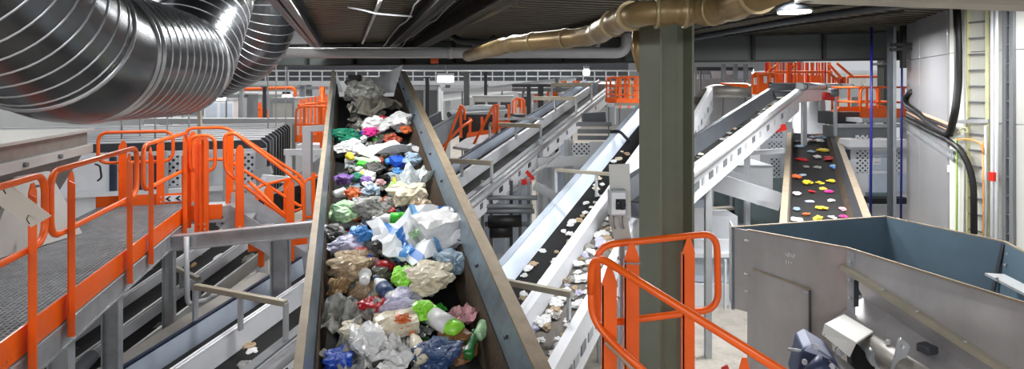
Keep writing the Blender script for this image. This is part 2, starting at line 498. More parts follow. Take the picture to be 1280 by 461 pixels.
spiral(d1, .52, None, 'spiral_duct', 'huge spiral seamed metal duct curving through the top left corner', .135, seam=.007, fr=.16, smooth_parts=((l0 - .16, l0 + .22),), flanges=(l0 - .16, l0 + .22, l0 + .3, l0 + (d1[2] - d1[1]).length - .1))
d2 = [P(300, -160, 8.6), P(338, 18, 8.9), P(318, 66, 9.2), P(268, 92, 9.6)]
spiral(d2, .44, None, 'spiral_duct', 'smaller spiral seamed duct behind the huge one, ending at the girder', .11, seam=.006, fr=.4)

# ================================================================== grey machine beside the walkway
t = thing('chute_machine', 'warm grey sheet metal machine with sloped gussets left of the walkway', 'machine', G(-3.55, 4, -1.73))
MB().box((-4.6, 2.4, -.82), (-3.55, 9.4, -.62), G).build('top_beam', CHUTE, t, .01)
MB().box((-4.6, 2.4, -.635), (-3.47, 9.42, -.6), G).build('top_flange', CHUTE_L, t)
MB().box((-3.6, 2.4, -.94), (-3.48, 9.4, -.82), G).build('rail_flange', CHUTE_L, t, .008)
m = MB(); m.prism([G(-3.6, 2.4, -.94), G(-4.4, 2.4, -2.4), G(-4.5, 2.4, -2.4), G(-3.7, 2.4, -.94)], G(-3.6, 9.4, -.94) - G(-3.6, 2.4, -.94)); m.build('sloped_sheet', CHUTE, t)
for v in (4.5, 5.75, 7.2):
    m = MB(); m.prism([G(-3.52, v, -.94), G(-3.6, v, -.94), G(-4.3, v, -2.3), G(-4.2, v, -2.35)], G(0, .03, 0) - G(0, 0, 0)); m.build('rib', CHUTE_L, t)
for v in (4.0, 4.9, 5.8, 6.3, 7.6, 8.4):
    MB().cyl(G(-3.48, v, -.88), G(-3.44, v, -.88), .028, 10).build('bolt', MGREY, t)
# white tapering gusset foot on the platform
gx = thing('gusset_plate', 'pale tapering gusset plate standing on the grating beside the grey machine', 'plate', G(-3.3, 7.6, -1.73))
m = MB(); m.prism([G(-3.4, 6.7, -1.72), G(-2.98, 7.75, -1.72), G(-3.3, 7.75, -.98), G(-3.42, 7.35, -.98)], G(-.04, .012, 0) - G(0, 0, 0)); m.build('plate', CHUTE_L, gx)
for (u, v, z) in ((-3.2, 7.1, -1.5), (-3.3, 7.3, -1.25), (-3.32, 7.45, -1.1)):
    MB().cyl(G(u, v, z), G(u + .06, v - .015, z), .016, 8).build('bolt', MGREY, gx)
pts = [P(119, 205, 7.6), P(125, 207, 7.6), P(127, 222, 7.6), P(122, 226, 7.6)]
MB().tube(fillet(pts, .03), .012, 8).build('pull_handle', BLACK, gx)

# ================================================================== walkway
PZ = -1.73; UR = -2.06
t = thing('walkway', 'grey bar grating walkway with orange toe boards on the left', 'walkway', G(-2.7, 5, PZ))
m = MB()
for i in range(36): m.box((-3.42 + i * .0385, 2.2, PZ - .03), (-3.412 + i * .0385, 9.5, PZ), G)
for i in range(int(7.3 / .05)): m.box((-3.42, 2.2 + i * .05, PZ - .02), (-2.06, 2.212 + i * .05, PZ - .003), G)
m.build('grating', GALV, t)
MB().box((-3.45, 2.2, PZ - .075), (-2.05, 9.5, PZ - .065), G).build('drip_tray', LGREY, t)
MB().box((UR - .012, 2.2, PZ - .06), (UR, 8.3, PZ + .14), G).build('toe_board', ORANGE, t)
MB().box((-3.45, 9.4, PZ - .02), (-2.2, 9.412, PZ + .15), G).build('toe_board', ORANGE, t)
MB().box((UR, 8.3, PZ - .04), (UR + .46, 8.312, PZ + .16), G).build('toe_board', ORANGE, t)
m = MB(); m.box((UR - .02, 2.2, PZ - .25), (UR + .0, 8.3, PZ - .05), G); m.box((UR - .09, 2.2, PZ - .26), (UR + .01, 8.3, PZ - .245), G); m.build('edge_channel', GALV, t)
m = MB(); m.box((-3.46, 2.2, PZ - .25), (-3.44, 9.5, PZ - .02), G); m.build('edge_channel', GALV, t)
for v in (4.3, 6.15, 8.1): MB().box((-3.44, v, PZ - .24), (UR - .09, v + .08, PZ - .08), G).build('cross_beam', GALV, t)
MB().box((-3.4, 8.3, PZ - .08), (UR + .5, 9.5, PZ - .03), G).build('landing_plate', GALV, t)
def hleg(u, v, w, z1, par, m_=GALV):
    m = MB(); m.box((u - w / 2, v - .008, -4), (u + w / 2, v + .008, z1), G)
    for s in (-1, 1): m.box((u + s * w / 2 - .006, v - .06, -4), (u + s * w / 2 + .006, v + .06, z1), G)
    return m.build('leg', m_, par)
hleg(-2.16, 6.25, .13, PZ - .24, t); hleg(-2.16, 5.25, .13, PZ - .24, t); hleg(-3.3, 6.25, .13, PZ - .24, t); hleg(-2.2, 8.2, .12, PZ - .24, t)
m = MB(); m.cyl(G(-2.2, 4.3, -2.42), G(-2.2, 5.9, -2.42), .06, 14); m.build('pipe_brace', DGREY, t)
# arrow label on the end toe board
s = MB().box((-2.62, 9.388, PZ + .03), (-2.34, 9.4, PZ + .12), G).build('direction_label', WHITE, t)
for k in range(2):
    u0 = -2.57 + k * .13
    m = MB(); m.prism([G(u0, 9.387, PZ + .075), G(u0 + .05, 9.387, PZ + .11), G(u0 + .08, 9.387, PZ + .11), G(u0 + .04, 9.387, PZ + .075), G(u0 + .08, 9.387, PZ + .04), G(u0 + .05, 9.387, PZ + .04)], G(0, -.004, 0) - G(0, 0, 0))
    m.build('arrow', BLACK, s)

# guard rails: tube loops on pointed flat posts
RT = .0235
def post(par, a, b, nrm, w=.1, tip=.06):
    """pointed flat post from point a up to b; nrm: direction of its wide face's width"""
    a = Vector(a); b = Vector(b); n = Vector(nrm).normalized(); f = n.cross(Z0)
    m = MB()
    poly = [a - n * w / 2, a + n * w / 2, b + n * w / 2 - Z0 * tip, b + n * w * .18, b - n * w * .18, b - n * w / 2 - Z0 * tip]
    m.prism([p - f * .004 for p in poly], f * .008)
    m.prism([a - n * w / 2, a - n * w / 2 + f * .045, b - n * w / 2 - Z0 * (tip + .03) + f * .045, b - n * w / 2 - Z0 * tip], n * .008)
    o = m.build('post', ORANGE, par)
    for q in (.04, .11):
        MB().cyl(a + Z0 * q - f * .02, a + Z0 * q + f * .0145, .012, 8).build('bolt', GALV_L, o)
    return o
def loop(par, pts, r=.12, closed=True, name='rail_loop', m=ORANGE):
    fp = fillet(pts, r, 6, closed)
    return MB().tube(fp, RT, 10, closed=closed).build(name, m, par)
ZT, ZK = -.62, -1.1
D1v = G(0, 1, 0) - G(0, 0, 0); P1v = G(1, 0, 0) - G(0, 0, 0)
def section(v0, v1, posts, label, open_=None):
    t = thing('guardrail', label, 'railing', G(UR, (v0 + v1) / 2, PZ), 'orange railings of the walkway')
    u = UR
    loop(t, [G(u, v0, ZT), G(u, v1, ZT), G(u, v1, ZK), G(u, v0, ZK)], .14)
    for v in posts:
        post(t, G(u + .03, v, -1.9), G(u + .03, v, ZT - .03), D1v)
    return t
section(2.4, VU(56, UR), [VU(34, UR)], 'orange guardrail nearest the lower left corner, hung with a blank card')
section(VU(63, UR), VU(171, UR), [VU(83, UR), VU(157, UR)], 'orange guardrail on the left walkway with two posts, second from the camera')
section(VU(179, UR), VU(233, UR), [VU(184, UR), VU(227, UR)], 'orange guardrail at the far corner of the left walkway')
# the card
t = thing('hanging_card', 'blank off-white card tied to the nearest orange guardrail', 'card', P(28, 262, 3.66))
a = [P(-16, 246, 3.60), P(12, 230, 3.62), P(64, 270, 3.70), P(39, 284, 3.68)]
nn = (a[1] - a[0]).cross(a[2] - a[1]).normalized() * .006
MB().prism(a, nn).build('card', PAPER, t)
for (x, y) in ((6, 236), (36, 274)):
    MB().tube(fillet([P(x, y - 6, 3.68), P(x - 3, y, 3.6), P(x + 1, y + 6, 3.62)], .02), .003, 6).build('tie', BLACK, t)
# end rail of the walkway
t = thing('guardrail', 'orange guardrail loop closing the far end of the left walkway', 'railing', G(-2.9, 9.4, PZ))
loop(t, [G(-3.42, 9.4, ZT - .04), G(-2.47, 9.4, ZT - .04), G(-2.47, 9.4, ZK), G(-3.42, 9.4, ZK)], .14)
for u in (-3.1, -2.62): post(t, G(u, 9.37, PZ), G(u, 9.37, ZT - .16), P1v, .09)
# short loop at the stair head
t = thing('guardrail', 'narrow orange loop with a double post at the head of the stair', 'railing', G(-1.8, 8.25, PZ))
loop(t, [G(-1.98, 8.27, ZT - .03), G(-1.68, 8.27, ZT - .03), G(-1.68, 8.27, ZK - .02), G(-1.98, 8.27, ZK - .02)], .12)
post(t, G(-1.86, 8.25, -1.92), G(-1.86, 8.25, ZT - .04), P1v); post(t, G(-1.80, 8.25, -1.92), G(-1.80, 8.25, ZT - .04), P1v)
post(t, G(-2.02, 8.3, -1.86), G(-2.02, 8.3, ZT - .2), P1v, .1)
# far-side rail of the stair head
t = thing('guardrail', 'orange rail on the far side of the stair head, sloping down behind the double post', 'railing', G(-1.7, 9.35, PZ))
loop(t, [G(-2.3, 9.4, ZT), G(-1.75, 9.4, ZT), G(-.65, 9.4, ZT - .82), G(-.65, 9.4, ZK - .82), G(-1.75, 9.4, ZK), G(-2.3, 9.4, ZK)], .12)
for u in (-2.2, -1.7): post(t, G(u, 9.37, PZ - .1), G(u, 9.37, ZT - .05), P1v)

# ------------------------------------------------------------------ stair going down to the right
t = thing('stair', 'grey grated stair descending to the right below the orange handrails', 'stair', G(-1.0, 8.8, -4))
u0 = -1.58; sl = .72
for k in range(9):
    u = u0 + .02 + k * .25; z = PZ - .18 * (k + 1)
    m = MB(); m.box((u, 8.36, z - .03), (u + .24, 9.3, z), G); m.build('tread', GALV, t)
for v in (8.32, 9.32):
    m = MB(); m.prism([G(u0 - .1, v, PZ + .13), G(u0 + .08, v, PZ + .13), G(u0 + 2.3, v, PZ - 1.52), G(u0 + 2.3, v, PZ - 1.78), G(u0 - .1, v, PZ - .12)], G(0, .012, 0) - G(0, 0, 0)); m.build('stringer', GALV, t)
for k in range(2): MB().cyl(G(u0 - .02, 8.31, PZ - .02 - .08 * k), G(u0 - .02, 8.30, PZ - .02 - .08 * k), .014, 8).build('bolt', DGREY, t)
# near handrail of the stair
t = thing('handrail', 'orange sloping handrail on the near side of the grey stair', 'railing', G(-1.2, 8.24, PZ))
ua = UV_(281, 8.24); ub = UV_(380, 8.24)
loop(t, [G(ua, 8.24, ZT - .02), G(ua + .12, 8.24, ZT), G(ub, 8.24, -1.36), G(ub, 8.24, -1.86), G(ub - .1, 8.24, -1.9), G(ua, 8.24, ZK - .02)], .13)
post(t, G(UV_(300, 8.22), 8.22, -1.98), G(UV_(300, 8.22), 8.22, -.78), P1v)
post(t, G(UV_(363, 8.22), 8.22, -2.5), G(UV_(363, 8.22), 8.22, -1.3), P1v)
loop(t, [G(ua + .3, 8.24, -1.28), G(ub - .05, 8.24, -1.98)], .1, False, 'knee_rail')
# landing channel under it
t = thing('support_channel', 'grey steel channel carrying the stair, above the parallel conveyors', 'beam', P(300, 292, 7.3))
a = P(212, 304, 6.9); b = P(398, 285, 6.9)
m = MB(); m.bar(a, b, .07, .16); m.bar(a + Z0 * .08, b + Z0 * .08, .12, .02); m.bar(a - Z0 * .08, b - Z0 * .08, .12, .02); m.build('channel', GALV, t)
a = P(350, 294, 7.0)
m = MB(); m.box((a.x - .1, 7.0, 0), (a.x + .1, 7.02, a.z)); m.box((a.x - .1, 6.94, 0), (a.x - .085, 7.1, a.z)); m.box((a.x + .085, 6.94, 0), (a.x + .1, 7.1, a.z)); m.build('leg', GALV, t)
# bent rod hanging below the walkway
pts = [P(233, 296, 6.8), P(234, 372, 6.8), P(236, 380, 6.8), P(262, 374, 6.9), P(270, 366, 6.9)]
tag(MB().tube(fillet(pts, .08), .03, 10).build('bent_tube', LGREY), 'bent grey tube hanging below the stair head over the conveyors', 'tube')
# ================================================================== conveyors
class Fam:
    """frame of a straight inclined belt: s along, w to the right, h above its rim plane"""
    def __init__(f, vpx, vpy, ref, Y):
        L = math.hypot(FOC, vpx - HX)
        f.dx = (vpx - HX) / L; f.dy = FOC / L; f.sl = (HY - vpy) / L
        X = (ref[0] - HX) / FOC * Y; z = -(ref[1] - HY) / FOC * Y
        f.zb = z - f.sl * (X * f.dx + Y * f.dy)
    def __call__(f, w, s, h): return Vector((s * f.dx + w * f.dy, s * f.dy - w * f.dx, EYE + f.zb + f.sl * s + h))
    def hit(f, px, py, h=0.0):
        """(w, s) where the line of sight through a pixel meets the plane h above the rims"""
        k = (px - HX) / FOC; m = -(py - HY) / FOC
        Y = (f.zb + h) / (m - f.sl * (k * f.dx + f.dy)); X = k * Y
        return X * f.dy - Y * f.dx, X * f.dx + Y * f.dy
    def s(f, px, w):
        k = (px - HX) / FOC
        return w * (f.dy + k * f.dx) / (k * f.dy - f.dx)
    def sweep(f, mb, prof, s0, s1, n=1):
        for i in range(n):
            a = s0 + (s1 - s0) * i / n; b = s0 + (s1 - s0) * (i + 1) / n
            mb.prism([f(w, a, h) for w, h in prof], f(0, b, 0) - f(0, a, 0))
        return mb

def conveyor(F, wl, wr, s0, s1, label, depth=.3, rim=(.06, .06), flare=(.03, .03), side=(.4, .4), mats=None, legs=(), group=None, rollers=0, name='belt_conveyor', rubber=(0, 0), drums=True, legw=.09, hrim=(0, 0)):
    M_ = dict(rimL=GALV_L, rimR=GALV_L, inL=WHITE, inR=WHITE, sideL=LGREY, sideR=LGREY, belt=BELT, rub=GRIME, leg=LGREY); M_.update(mats or {})
    t = thing(name, label, 'conveyor', F((wl + wr) / 2, s0, -depth), group)
    bw0 = wl + rim[0] + flare[0]; bw1 = wr - rim[1] - flare[1]
    for sd, w, sg, rm, fl, sh, rb, hr in (('L', wl, 1, rim[0], flare[0], side[0], rubber[0], hrim[0]), ('R', wr, -1, rim[1], flare[1], side[1], rubber[1], hrim[1])):
        m = MB(); F.sweep(m, [(w, hr), (w + sg * rm, hr), (w + sg * rm, hr - .025), (w, hr - .025)], s0, s1)
        m.build('rim', M_['rim' + sd], t)
        a = (w + sg * (rm - .002), hr - .012); b = (w + sg * (rm + fl), -depth)
        if rb:
            q = 1 - rb; mid = (a[0] + (b[0] - a[0]) * q, a[1] + (b[1] - a[1]) * q)
            m = MB(); F.sweep(m, [(mid[0] + sg * .012, mid[1] + .02), (b[0] + sg * .01, b[1]), (b[0] - sg * .012, b[1]), (mid[0] - sg * .01, mid[1])], s0, s1); m.build('rubber_skirt', M_['rub'], t)
            b = mid
        m = MB(); F.sweep(m, [a, b, (b[0] - sg * .012, b[1]), (a[0] - sg * .012, a[1])], s0, s1); m.build('inner_guide', M_['in' + sd], t)
        m = MB(); F.sweep(m, [(w, hr - .025), (w + sg * .01, hr - .025), (w + sg * .01, hr - sh), (w, hr - sh)], s0, s1)
        F.sweep(m, [(w - sg * .002, hr - sh), (w + sg * .06, hr - sh), (w + sg * .06, hr - sh + .012), (w - sg * .002, hr - sh + .012)], s0, s1)
        m.build('side_plate', M_['side' + sd], t)
    m = MB(); F.sweep(m, [(bw0, -depth), (bw1, -depth), (bw1, -depth - .015), (bw0, -depth - .015)], s0, s1)
    m.build('belt', M_['belt'], t)
    if drums:
        for s in (s0, s1):
            MB().cyl(F(bw0 - .02, s, -depth - .11), F(bw1 + .02, s, -depth - .11), .1, 18).build('drum', DGREY, t)
    for i in range(rollers):
        s = s0 + (i + .5) * (s1 - s0) / rollers
        MB().cyl(F(wl + .012, s, -depth - .055), F(wr - .012, s, -depth - .055), .035, 10).build('roller', MGREY, t)
    for s in legs:
        for w, sh, hr in ((wl + .06, side[0], hrim[0]), (wr - .06, side[1], hrim[1])):
            p = F(w, s, hr - sh)
            MB().box((p.x - legw / 2, p.y - legw / 2, 0), (p.x + legw / 2, p.y + legw / 2, p.z + .02)).build('leg', M_['leg'], t)
    return t

def crossbar(F, w0, w1, s, h, label, feet=(0, .5, 1), m=BEIGE, th=.045, group='crossbars over the conveyors'):
    t = thing('crossbar', label, 'bar', F(w0, s, 0), group)
    MB().bar(F(w0, s, h), F(w1, s, h), th, th).build('bar', BEIGE if m is None else m, t, .006)
    for k in feet:
        w = w0 + (w1 - w0) * k
        MB().bar(F(w, s + .0, h), F(w, s + .0, .0), th * .9, .03, up=F(1, 0, 0) - F(0, 0, 0)).build('foot', LGREY, t)
    return t

# ---------------------------------------------------------------- the main belt
FM = Fam(434, -59, (365, 461), 3.03)
ML, MR = -.28, 1.10
mt = conveyor(FM, ML, MR, 1.7, 11.25, 'big inclined belt conveyor in the middle heaped with mixed waste', depth=.5, rim=(.05, .095), flare=(.075, .12), side=(.62, .62),
         mats=dict(rimL=RIM, rimR=RIM, inL=STEEL, inR=STEEL, sideL=STEEL, sideR=STEEL, leg=GALV), rubber=(.5, .55), legs=(7.9, 10.6), rollers=10, legw=.12)
# end plates at the top of the main belt
m = MB(); m.prism([FM(MR - .02, 11.6, .05), FM(MR - .05, 11.6, -.5), FM(.25, 11.1, -.42), FM(.3, 11.1, -.24)], FM(0, .02, 0) - FM(0, 0, 0)); m.build('end_plate', GALV_L, mt)
m = MB(); m.prism([FM(ML + .08, 11.2, 0), FM(ML + .08, 11.2, -.4), FM(ML + .2, 11.2, -.4)], FM(0, .02, 0) - FM(0, 0, 0)); m.build('end_plate', GALV_L, mt)
m = MB(); FM.sweep(m, [(MR - .1, .0), (MR - .06, .0), (MR - .06, .012), (MR - .1, .012)], 2, 11.2); m.build('rim_strip', RIM, mt)
for k in range(11):
    s = 2.6 + .85 * k; MB().cyl(FM(MR - .12, s, -.12), FM(MR - .145, s, -.125), .014, 8).build('bolt', DGREY, mt)

# ---------------------------------------------------------------- the double conveyor under the main belt
FA = Fam(927, -21, (283, 461), 5.43)
wn, wm, wf = (FA.hit(x, 461)[0] for x in (316, 217, 145))
sA0 = FA.s(60, wn); sA1 = FA.s(764, wn)
c1 = conveyor(FA, wm, wn, sA0, sA1, 'near half of the long double conveyor under the main belt, with a rounded grey rim', depth=.25, rim=(.03, .12), flare=(.02, .01), side=(.3, .5),
              mats=dict(rimL=WHITE, inL=WHITE, rimR=MGREY, inR=GALV, sideR=WHITE), legs=(FA.s(480, wn), FA.s(600, wn), FA.s(690, wn)), rollers=8)
m = MB(); m.cyl(FA(wn + .04, sA0, -.11), FA(wn + .04, sA1, -.11), .075, 16); m.build('edge_tube', GALV, c1)
k = 0
for px in list(range(300, 360, 22)) + list(range(600, 760, 12)):
    s = FA.s(px, wn); k += 1
    MB().box((0, 0, 0), (.012, .1 if k % 3 else .16, .1), lambda a, b, c: FA(wn + .001 + a, s + b, -.36 + c)).build('side_label', MGREY if k % 3 else DGREY, c1)
npl = MB().box((0, 0, 0), (.006, .3, .16), lambda a, b, c: FA(wn + .01 + a, FA.s(345, wn) + b, -.47 + c)).build('number_plate', LGREY, c1)
m = MB()
for i in range(2):
    for (x0, y0), (x1, y1) in (((-.4, 1), (.4, 1)), ((.4, 1), (.4, .5)), ((-.4, .5), (.4, .5)), ((-.4, .5), (-.4, 0)), ((-.4, 0), (.4, 0))):
        q = [FA(wn + .018, FA.s(345, wn) + .1 + .1 * i + x * .08, -.435 + y * .09) for x, y in ((x0, y0), (x1, y1))]
        m.bar(q[0], q[1], .012, .012)
m.build('number', BLACK, npl)
c2 = conveyor(FA, wf, wm - .015, sA0, sA1 + 1.5, 'far half of the long double conveyor, its outer rim dark blue', depth=.25, rim=(.05, .03), flare=(.02, .01), side=(.45, .3),
              mats=dict(rimL=NAVY, inL=WHITE_B, rimR=WHITE, inR=WHITE), legs=(FA.s(610, wf), FA.s(690, wf)), rollers=8)
# crossbars over the double conveyor
def cbA(px, label, w0=None, w1=None, h=.2, th=.05, feet=(0, .52, 1)):
    s = FA.s(px, wn); crossbar(FA, wf if w0 is None else w0, wn - .04 if w1 is None else w1, s, h, label, th=th, feet=feet)
cbA(361, 'beige crossbar on three feet over the double conveyor just left of the main belt', h=.38, th=.06)
cbA(617, 'crossbar over the double conveyor touching the right edge of the main belt', h=.3, th=.09)
cbA(678, 'crossbar over the double conveyor, second behind the right edge of the main belt', h=.34, th=.1)
cbA(722, 'crossbar over the double conveyor in front of the orange far hall', h=.4, th=.12)
cbA(741, 'farthest crossbar over the double conveyor near its top end', h=.5, th=.13)
# head of the near half
p = FA(wn, sA1, 0)
MB().box((-.5, -.02, -.75), (.16, .5, .08), lambda a, b, c: FA(wn + a, sA1 + b, c)).build('head_cover', CHUTE, c1, .02)
mm = MB(); mm.cyl(FA(wn + .16, sA1 + .2, -.3), FA(wn + .4, sA1 + .2, -.3), .16, 16); mm.build('gear_motor', BLACK, c1)

# ---------------------------------------------------------------- two belts lower left, under the walkway
FL = Fam(1187, -330, (300, 330), 8.6)
wa = FL.hit(290, 300)[0]
gl = 'belts under the left walkway'
lw = [FL.hit(200, y)[0] for y in (412, 376, 340, 306)]
lab = ['conveyor under the left walkway nearest the long double conveyor, streaked with waste', 'middle conveyor under the left walkway behind the grey leg', 'conveyor under the left walkway farthest back']
for i in range(3):
    conveyor(FL, lw[i + 1] , lw[i] - .04, FL.s(40, lw[i]), FL.s((352, 318, 300)[i], lw[i]), lab[i], depth=.16, rim=(.02, .05), flare=(.01, .01), side=(.2, .2),
             mats=dict(inL=WHITE, rimR=GALV_L, rimL=WHITE, sideR=CHUTE_L, sideL=LGREY), legs=(FL.s(285, lw[i]),), rollers=5, group=None)
s = FL.s(252, lw[0])
crossbar(FL, lw[1] - .5, lw[0] - .08, s, .26, 'beige crossbar under the left walkway beside the bent tube', th=.06)
# ---------------------------------------------------------------- plain channel between both groups
t = thing('cable_channel', 'plain grey channel between the double conveyor and the belts under the walkway', 'channel', FA(wf - .5, sA0, -.3))
FA.sweep(MB(), [(wf - .72, -.3), (wf - .12, -.3), (wf - .12, -.42), (wf - .72, -.42)], sA0, FA.s(372, wf)).build('cover', CHUTE, t)
FA.sweep(MB(), [(wf - .40, -.3), (wf - .36, -.3), (wf - .36, -.26), (wf - .40, -.26)], sA0, FA.s(372, wf)).build('cover_rib', LGREY, t)

# ---------------------------------------------------------------- pair of belts beside the column
FB = Fam(1020, -120, (740, 271), 7.6)
b0, b1, c1w = FB.hit(672, 271)[0], FB.hit(737, 271)[0], FB.hit(788, 271)[0]
sB0 = FB.s(580, b1) ; sB1 = FB.s(842, b1)
cb = conveyor(FB, b0, b1, sB0, sB1, 'steep belt left of the column, black with scattered white flakes', depth=.2, rim=(.1, .05), flare=(.12, .01), side=(.42, .3),
         mats=dict(rimL=WHITE_B, inL=WHITE_B, rimR=WHITE, inR=WHITE, sideL=LGREY), legs=(FB.s(700, b0), FB.s(780, b0)), rollers=6)
cc = conveyor(FB, b1 + .004, c1w + .12, sB0, FB.s(884, c1w), 'steep greyish belt behind the switch post, thick with white flakes', depth=.2, rim=(.07, .1), flare=(.02, .05), side=(.3, .5), hrim=(0, .0),
         mats=dict(rimL=WHITE, inL=WHITE, rimR=WHITE, inR=DGREY, sideR=WHITE, belt=BELT_G), legs=(FB.s(760, c1w), FB.s(880, c1w)), rollers=8)
k = 0
for px in list(range(690, 790, 9)) + list(range(868, 892, 4)):
    w = c1w + .12; s = FB.s(px, w); k += 1
    MB().box((0, 0, 0), (.012, .12, .1), lambda a, b, c: FB(w + a, s + b, -.34 + c)).build('side_label', MGREY if k % 2 else LGREY, cc)
se = FB.s(884, c1w)
pts = [FB(c1w - .1, se - .1, -.2), FB(c1w + .0, se + .3, -.17), FB(c1w + .35, se + .5, -.22), FB(c1w + .85, se + .6, -.25)]
MB().tube(fillet(pts, .4), .15, 16).build('head_hood', CHUTE, cc)
MB().tube([FB(c1w + .2, se + .5, -.16), FB(c1w + .8, se + .58, -.2)], .13, 16).build('orange_cover', ORANGE_F, cc)
def cbB(x0, x1, y, label, h=.22, lo=b0, hi=c1w, feet=(0, .5, 1), th=.05, px=None, dw=0):
    s = FB.s(px, hi); crossbar(FB, lo, hi + dw, s, h, label, th=th, feet=feet)
cbB(0, 0, 0, 'crossbar over the belts just right of the main belt, ending in a bent foot', px=714, h=.26, lo=b0 - .1, hi=c1w + .02, feet=(0, .98), th=.06)
cbB(0, 0, 0, 'crossbar behind the switch post over the steep belts', px=800, h=.34, lo=b0 - .05, hi=c1w, feet=(0, .5, .95))
cbB(0, 0, 0, 'high crossbar over the steep belts touching the left face of the column', px=855, h=.4, lo=b0 - .1, hi=c1w, feet=(0, .9))
# dark clip over the rim
m = MB(); s = FB.s(765, b0); m.tube(fillet([FB(b0 - .02, s, .03), FB(b0 + .15, s, .05), FB(b0 + .35, s, -.15)], .08), .03, 8); m.build('hose_clip', BLACK, cb)

# ---------------------------------------------------------------- bent conveyor right of the column
FS = Fam(1200, -38, (908, 177), 8.8)
sn = FS.hit(908, 177)[0]; sf = FS.hit(946, 119)[0]
s0, s1 = FS.s(832, sn), FS.s(999, sn)
c3 = conveyor(FS, sf, sn, s0, s1, 'dark bent conveyor rising behind the column to the right, its rim rounded', depth=.24, rim=(.08, .05), flare=(.1, .01), side=(.35, .52),
              mats=dict(rimL=DGREY, inL=DGREY, rimR=GALV_L, inR=GALV, sideR=WHITE, sideL=DGREY), legs=(FS.s(890, sn),), rollers=6)
m = MB(); m.cyl(FS(sn + .02, s0, -.08), FS(sn + .02, s1, -.08), .075, 16); m.build('edge_tube', GALV_L, c3)
k = 0
for px in range(850, 990, 9):
    s = FS.s(px, sn); k += 1
    MB().box((0, 0, 0), (.012, .16 if k % 2 else .08, .1), lambda a, b, c: FS(sn + .001 + a, s + b, -.36 + c)).build('side_label', MGREY if k % 2 else LGREY, c3)
FS2 = Fam(1200, 107.9, (999, 103), FS(sn, s1, 0).y)
q0 = FS2.hit(999, 103)[0]
s20 = FS2.s(999, q0); s21 = FS2.s(1086, q0)
q1 = q0 + (sf - sn)
for sd, w, sg, M2, h2 in (('far', q1, 1, DGREY, .35), ('near', q0, -1, WHITE, .46)):
    m = MB(); FS2.sweep(m, [(w, 0), (w + sg * .08, 0), (w + sg * .08, -.03), (w, -.03)], s20, s21); m.build('rim', GALV_L if sg < 0 else DGREY, c3)
    m = MB(); FS2.sweep(m, [(w, -.03), (w + sg * .01, -.03), (w + sg * .01, -h2), (w, -h2)], s20, s21); m.build('side_plate', M2, c3)
m = MB(); FS2.sweep(m, [(q1 + .1, -.2), (q0 - .1, -.2), (q0 - .1, -.22), (q1 + .1, -.22)], s20, s21); m.build('belt', BELT, c3)
m = MB(); m.cyl(FS2(q0 + .02, s20 - .05, -.09), FS2(q0 + .02, s21, -.09), .085, 16); m.build('edge_tube', GALV_L, c3)
for k in range(5):
    kk = (s21 - s20) / 5.2
    MB().cyl(FS2(q0 + .02, s20 + .3 + k * kk, -.09), FS2(q0 + .02, s20 + .4 + k * kk, -.09), .095, 16).build('tube_collar', DGREY, c3)
for k in range(2):
    p = FS2(q0 - .1, s20 + 1.0 + 2.2 * k, -.46)
    MB().box((p.x - .05, p.y - .05, 0), (p.x + .05, p.y + .05, p.z)).build('leg', LGREY, c3)
# red clamp on its underside
for (x, y) in ((974, 161), (655, 223)):
    pass
# ---------------------------------------------------------------- belt beyond the hopper
FR = Fam(996, 36, (975, 280), 7.4)
rl = FR.hit(974, 280)[0]; rr = FR.hit(1091, 275)[0]
r0 = FR.s(970, rl) ; r1 = FR.hit(985, 152)[1]
r0 = FR.hit(976, 305)[1]
c4 = conveyor(FR, rl, rr, r0, r1, 'narrow black belt behind the hopper carrying small bright scraps', depth=.26, rim=(.09, .1), flare=(.03, .12), side=(.45, .45),
              mats=dict(rimL=RIM, rimR=RIM, inL=GALV, inR=DGREY, sideL=LGREY, sideR=LGREY), legs=(r0 + 1.5, r1 - 2), rollers=8, rubber=(.4, .4))
m = MB(); m.prism([FR(rl + .08, r1 - .5, -.24), FR(rr - .2, r1 - .5, -.24), FR(rr - .25, r1 + 1.6, .42), FR(rl + .1, r1 + 1.6, .42)], Z0 * .02); m.build('feed_slide', WHITE, c4)
for w in (rl + .05, rr - .2):
    m = MB(); m.prism([FR(w, r1 - .5, -.3), FR(w, r1 + 1.6, .3), FR(w, r1 + 1.6, .7), FR(w, r1 - .5, .05)], FR(.02, 0, 0) - FR(0, 0, 0)); m.build('slide_cheek', GALV_L, c4)
# ================================================================== column
cx, cy = 1.051, 4.0
ax = Vector((-GS, GC, 0)); ap = Vector((GC, GS, 0))
def cp(a, b, z): return Vector((cx, cy, 0)) + ap * a + ax * b + Vector((0, 0, z))
t = thing('column', 'tall grey green H section steel column in front of the belts', 'column', cp(.15, .15, 0))
ZC = EYE + 1.9
MB().box((0, 0, 0), (.019, .3, ZC), cp).build('flange', COLUMN, t, .003)
MB().box((.262, 0, 0), (.281, .3, ZC), cp).build('flange', COLUMN, t, .003)
MB().box((.019, .1445, 0), (.262, .1555, ZC), cp).build('web', COLUMN, t)
m = MB()
for s in (0, 1):
    m.prism([cp(.019 + .243 * s, .1445, 0), cp(.019 + .243 * s + (.03 if not s else -.03), .1445, 0), cp(.019 + .243 * s, .1145, 0)], Z0 * ZC)
m.build('root_fillet', COLUMN, t)
MB().box((-.12, -.12, 0), (.4, .42, .03), cp).build('base_plate', COLUMN, t)

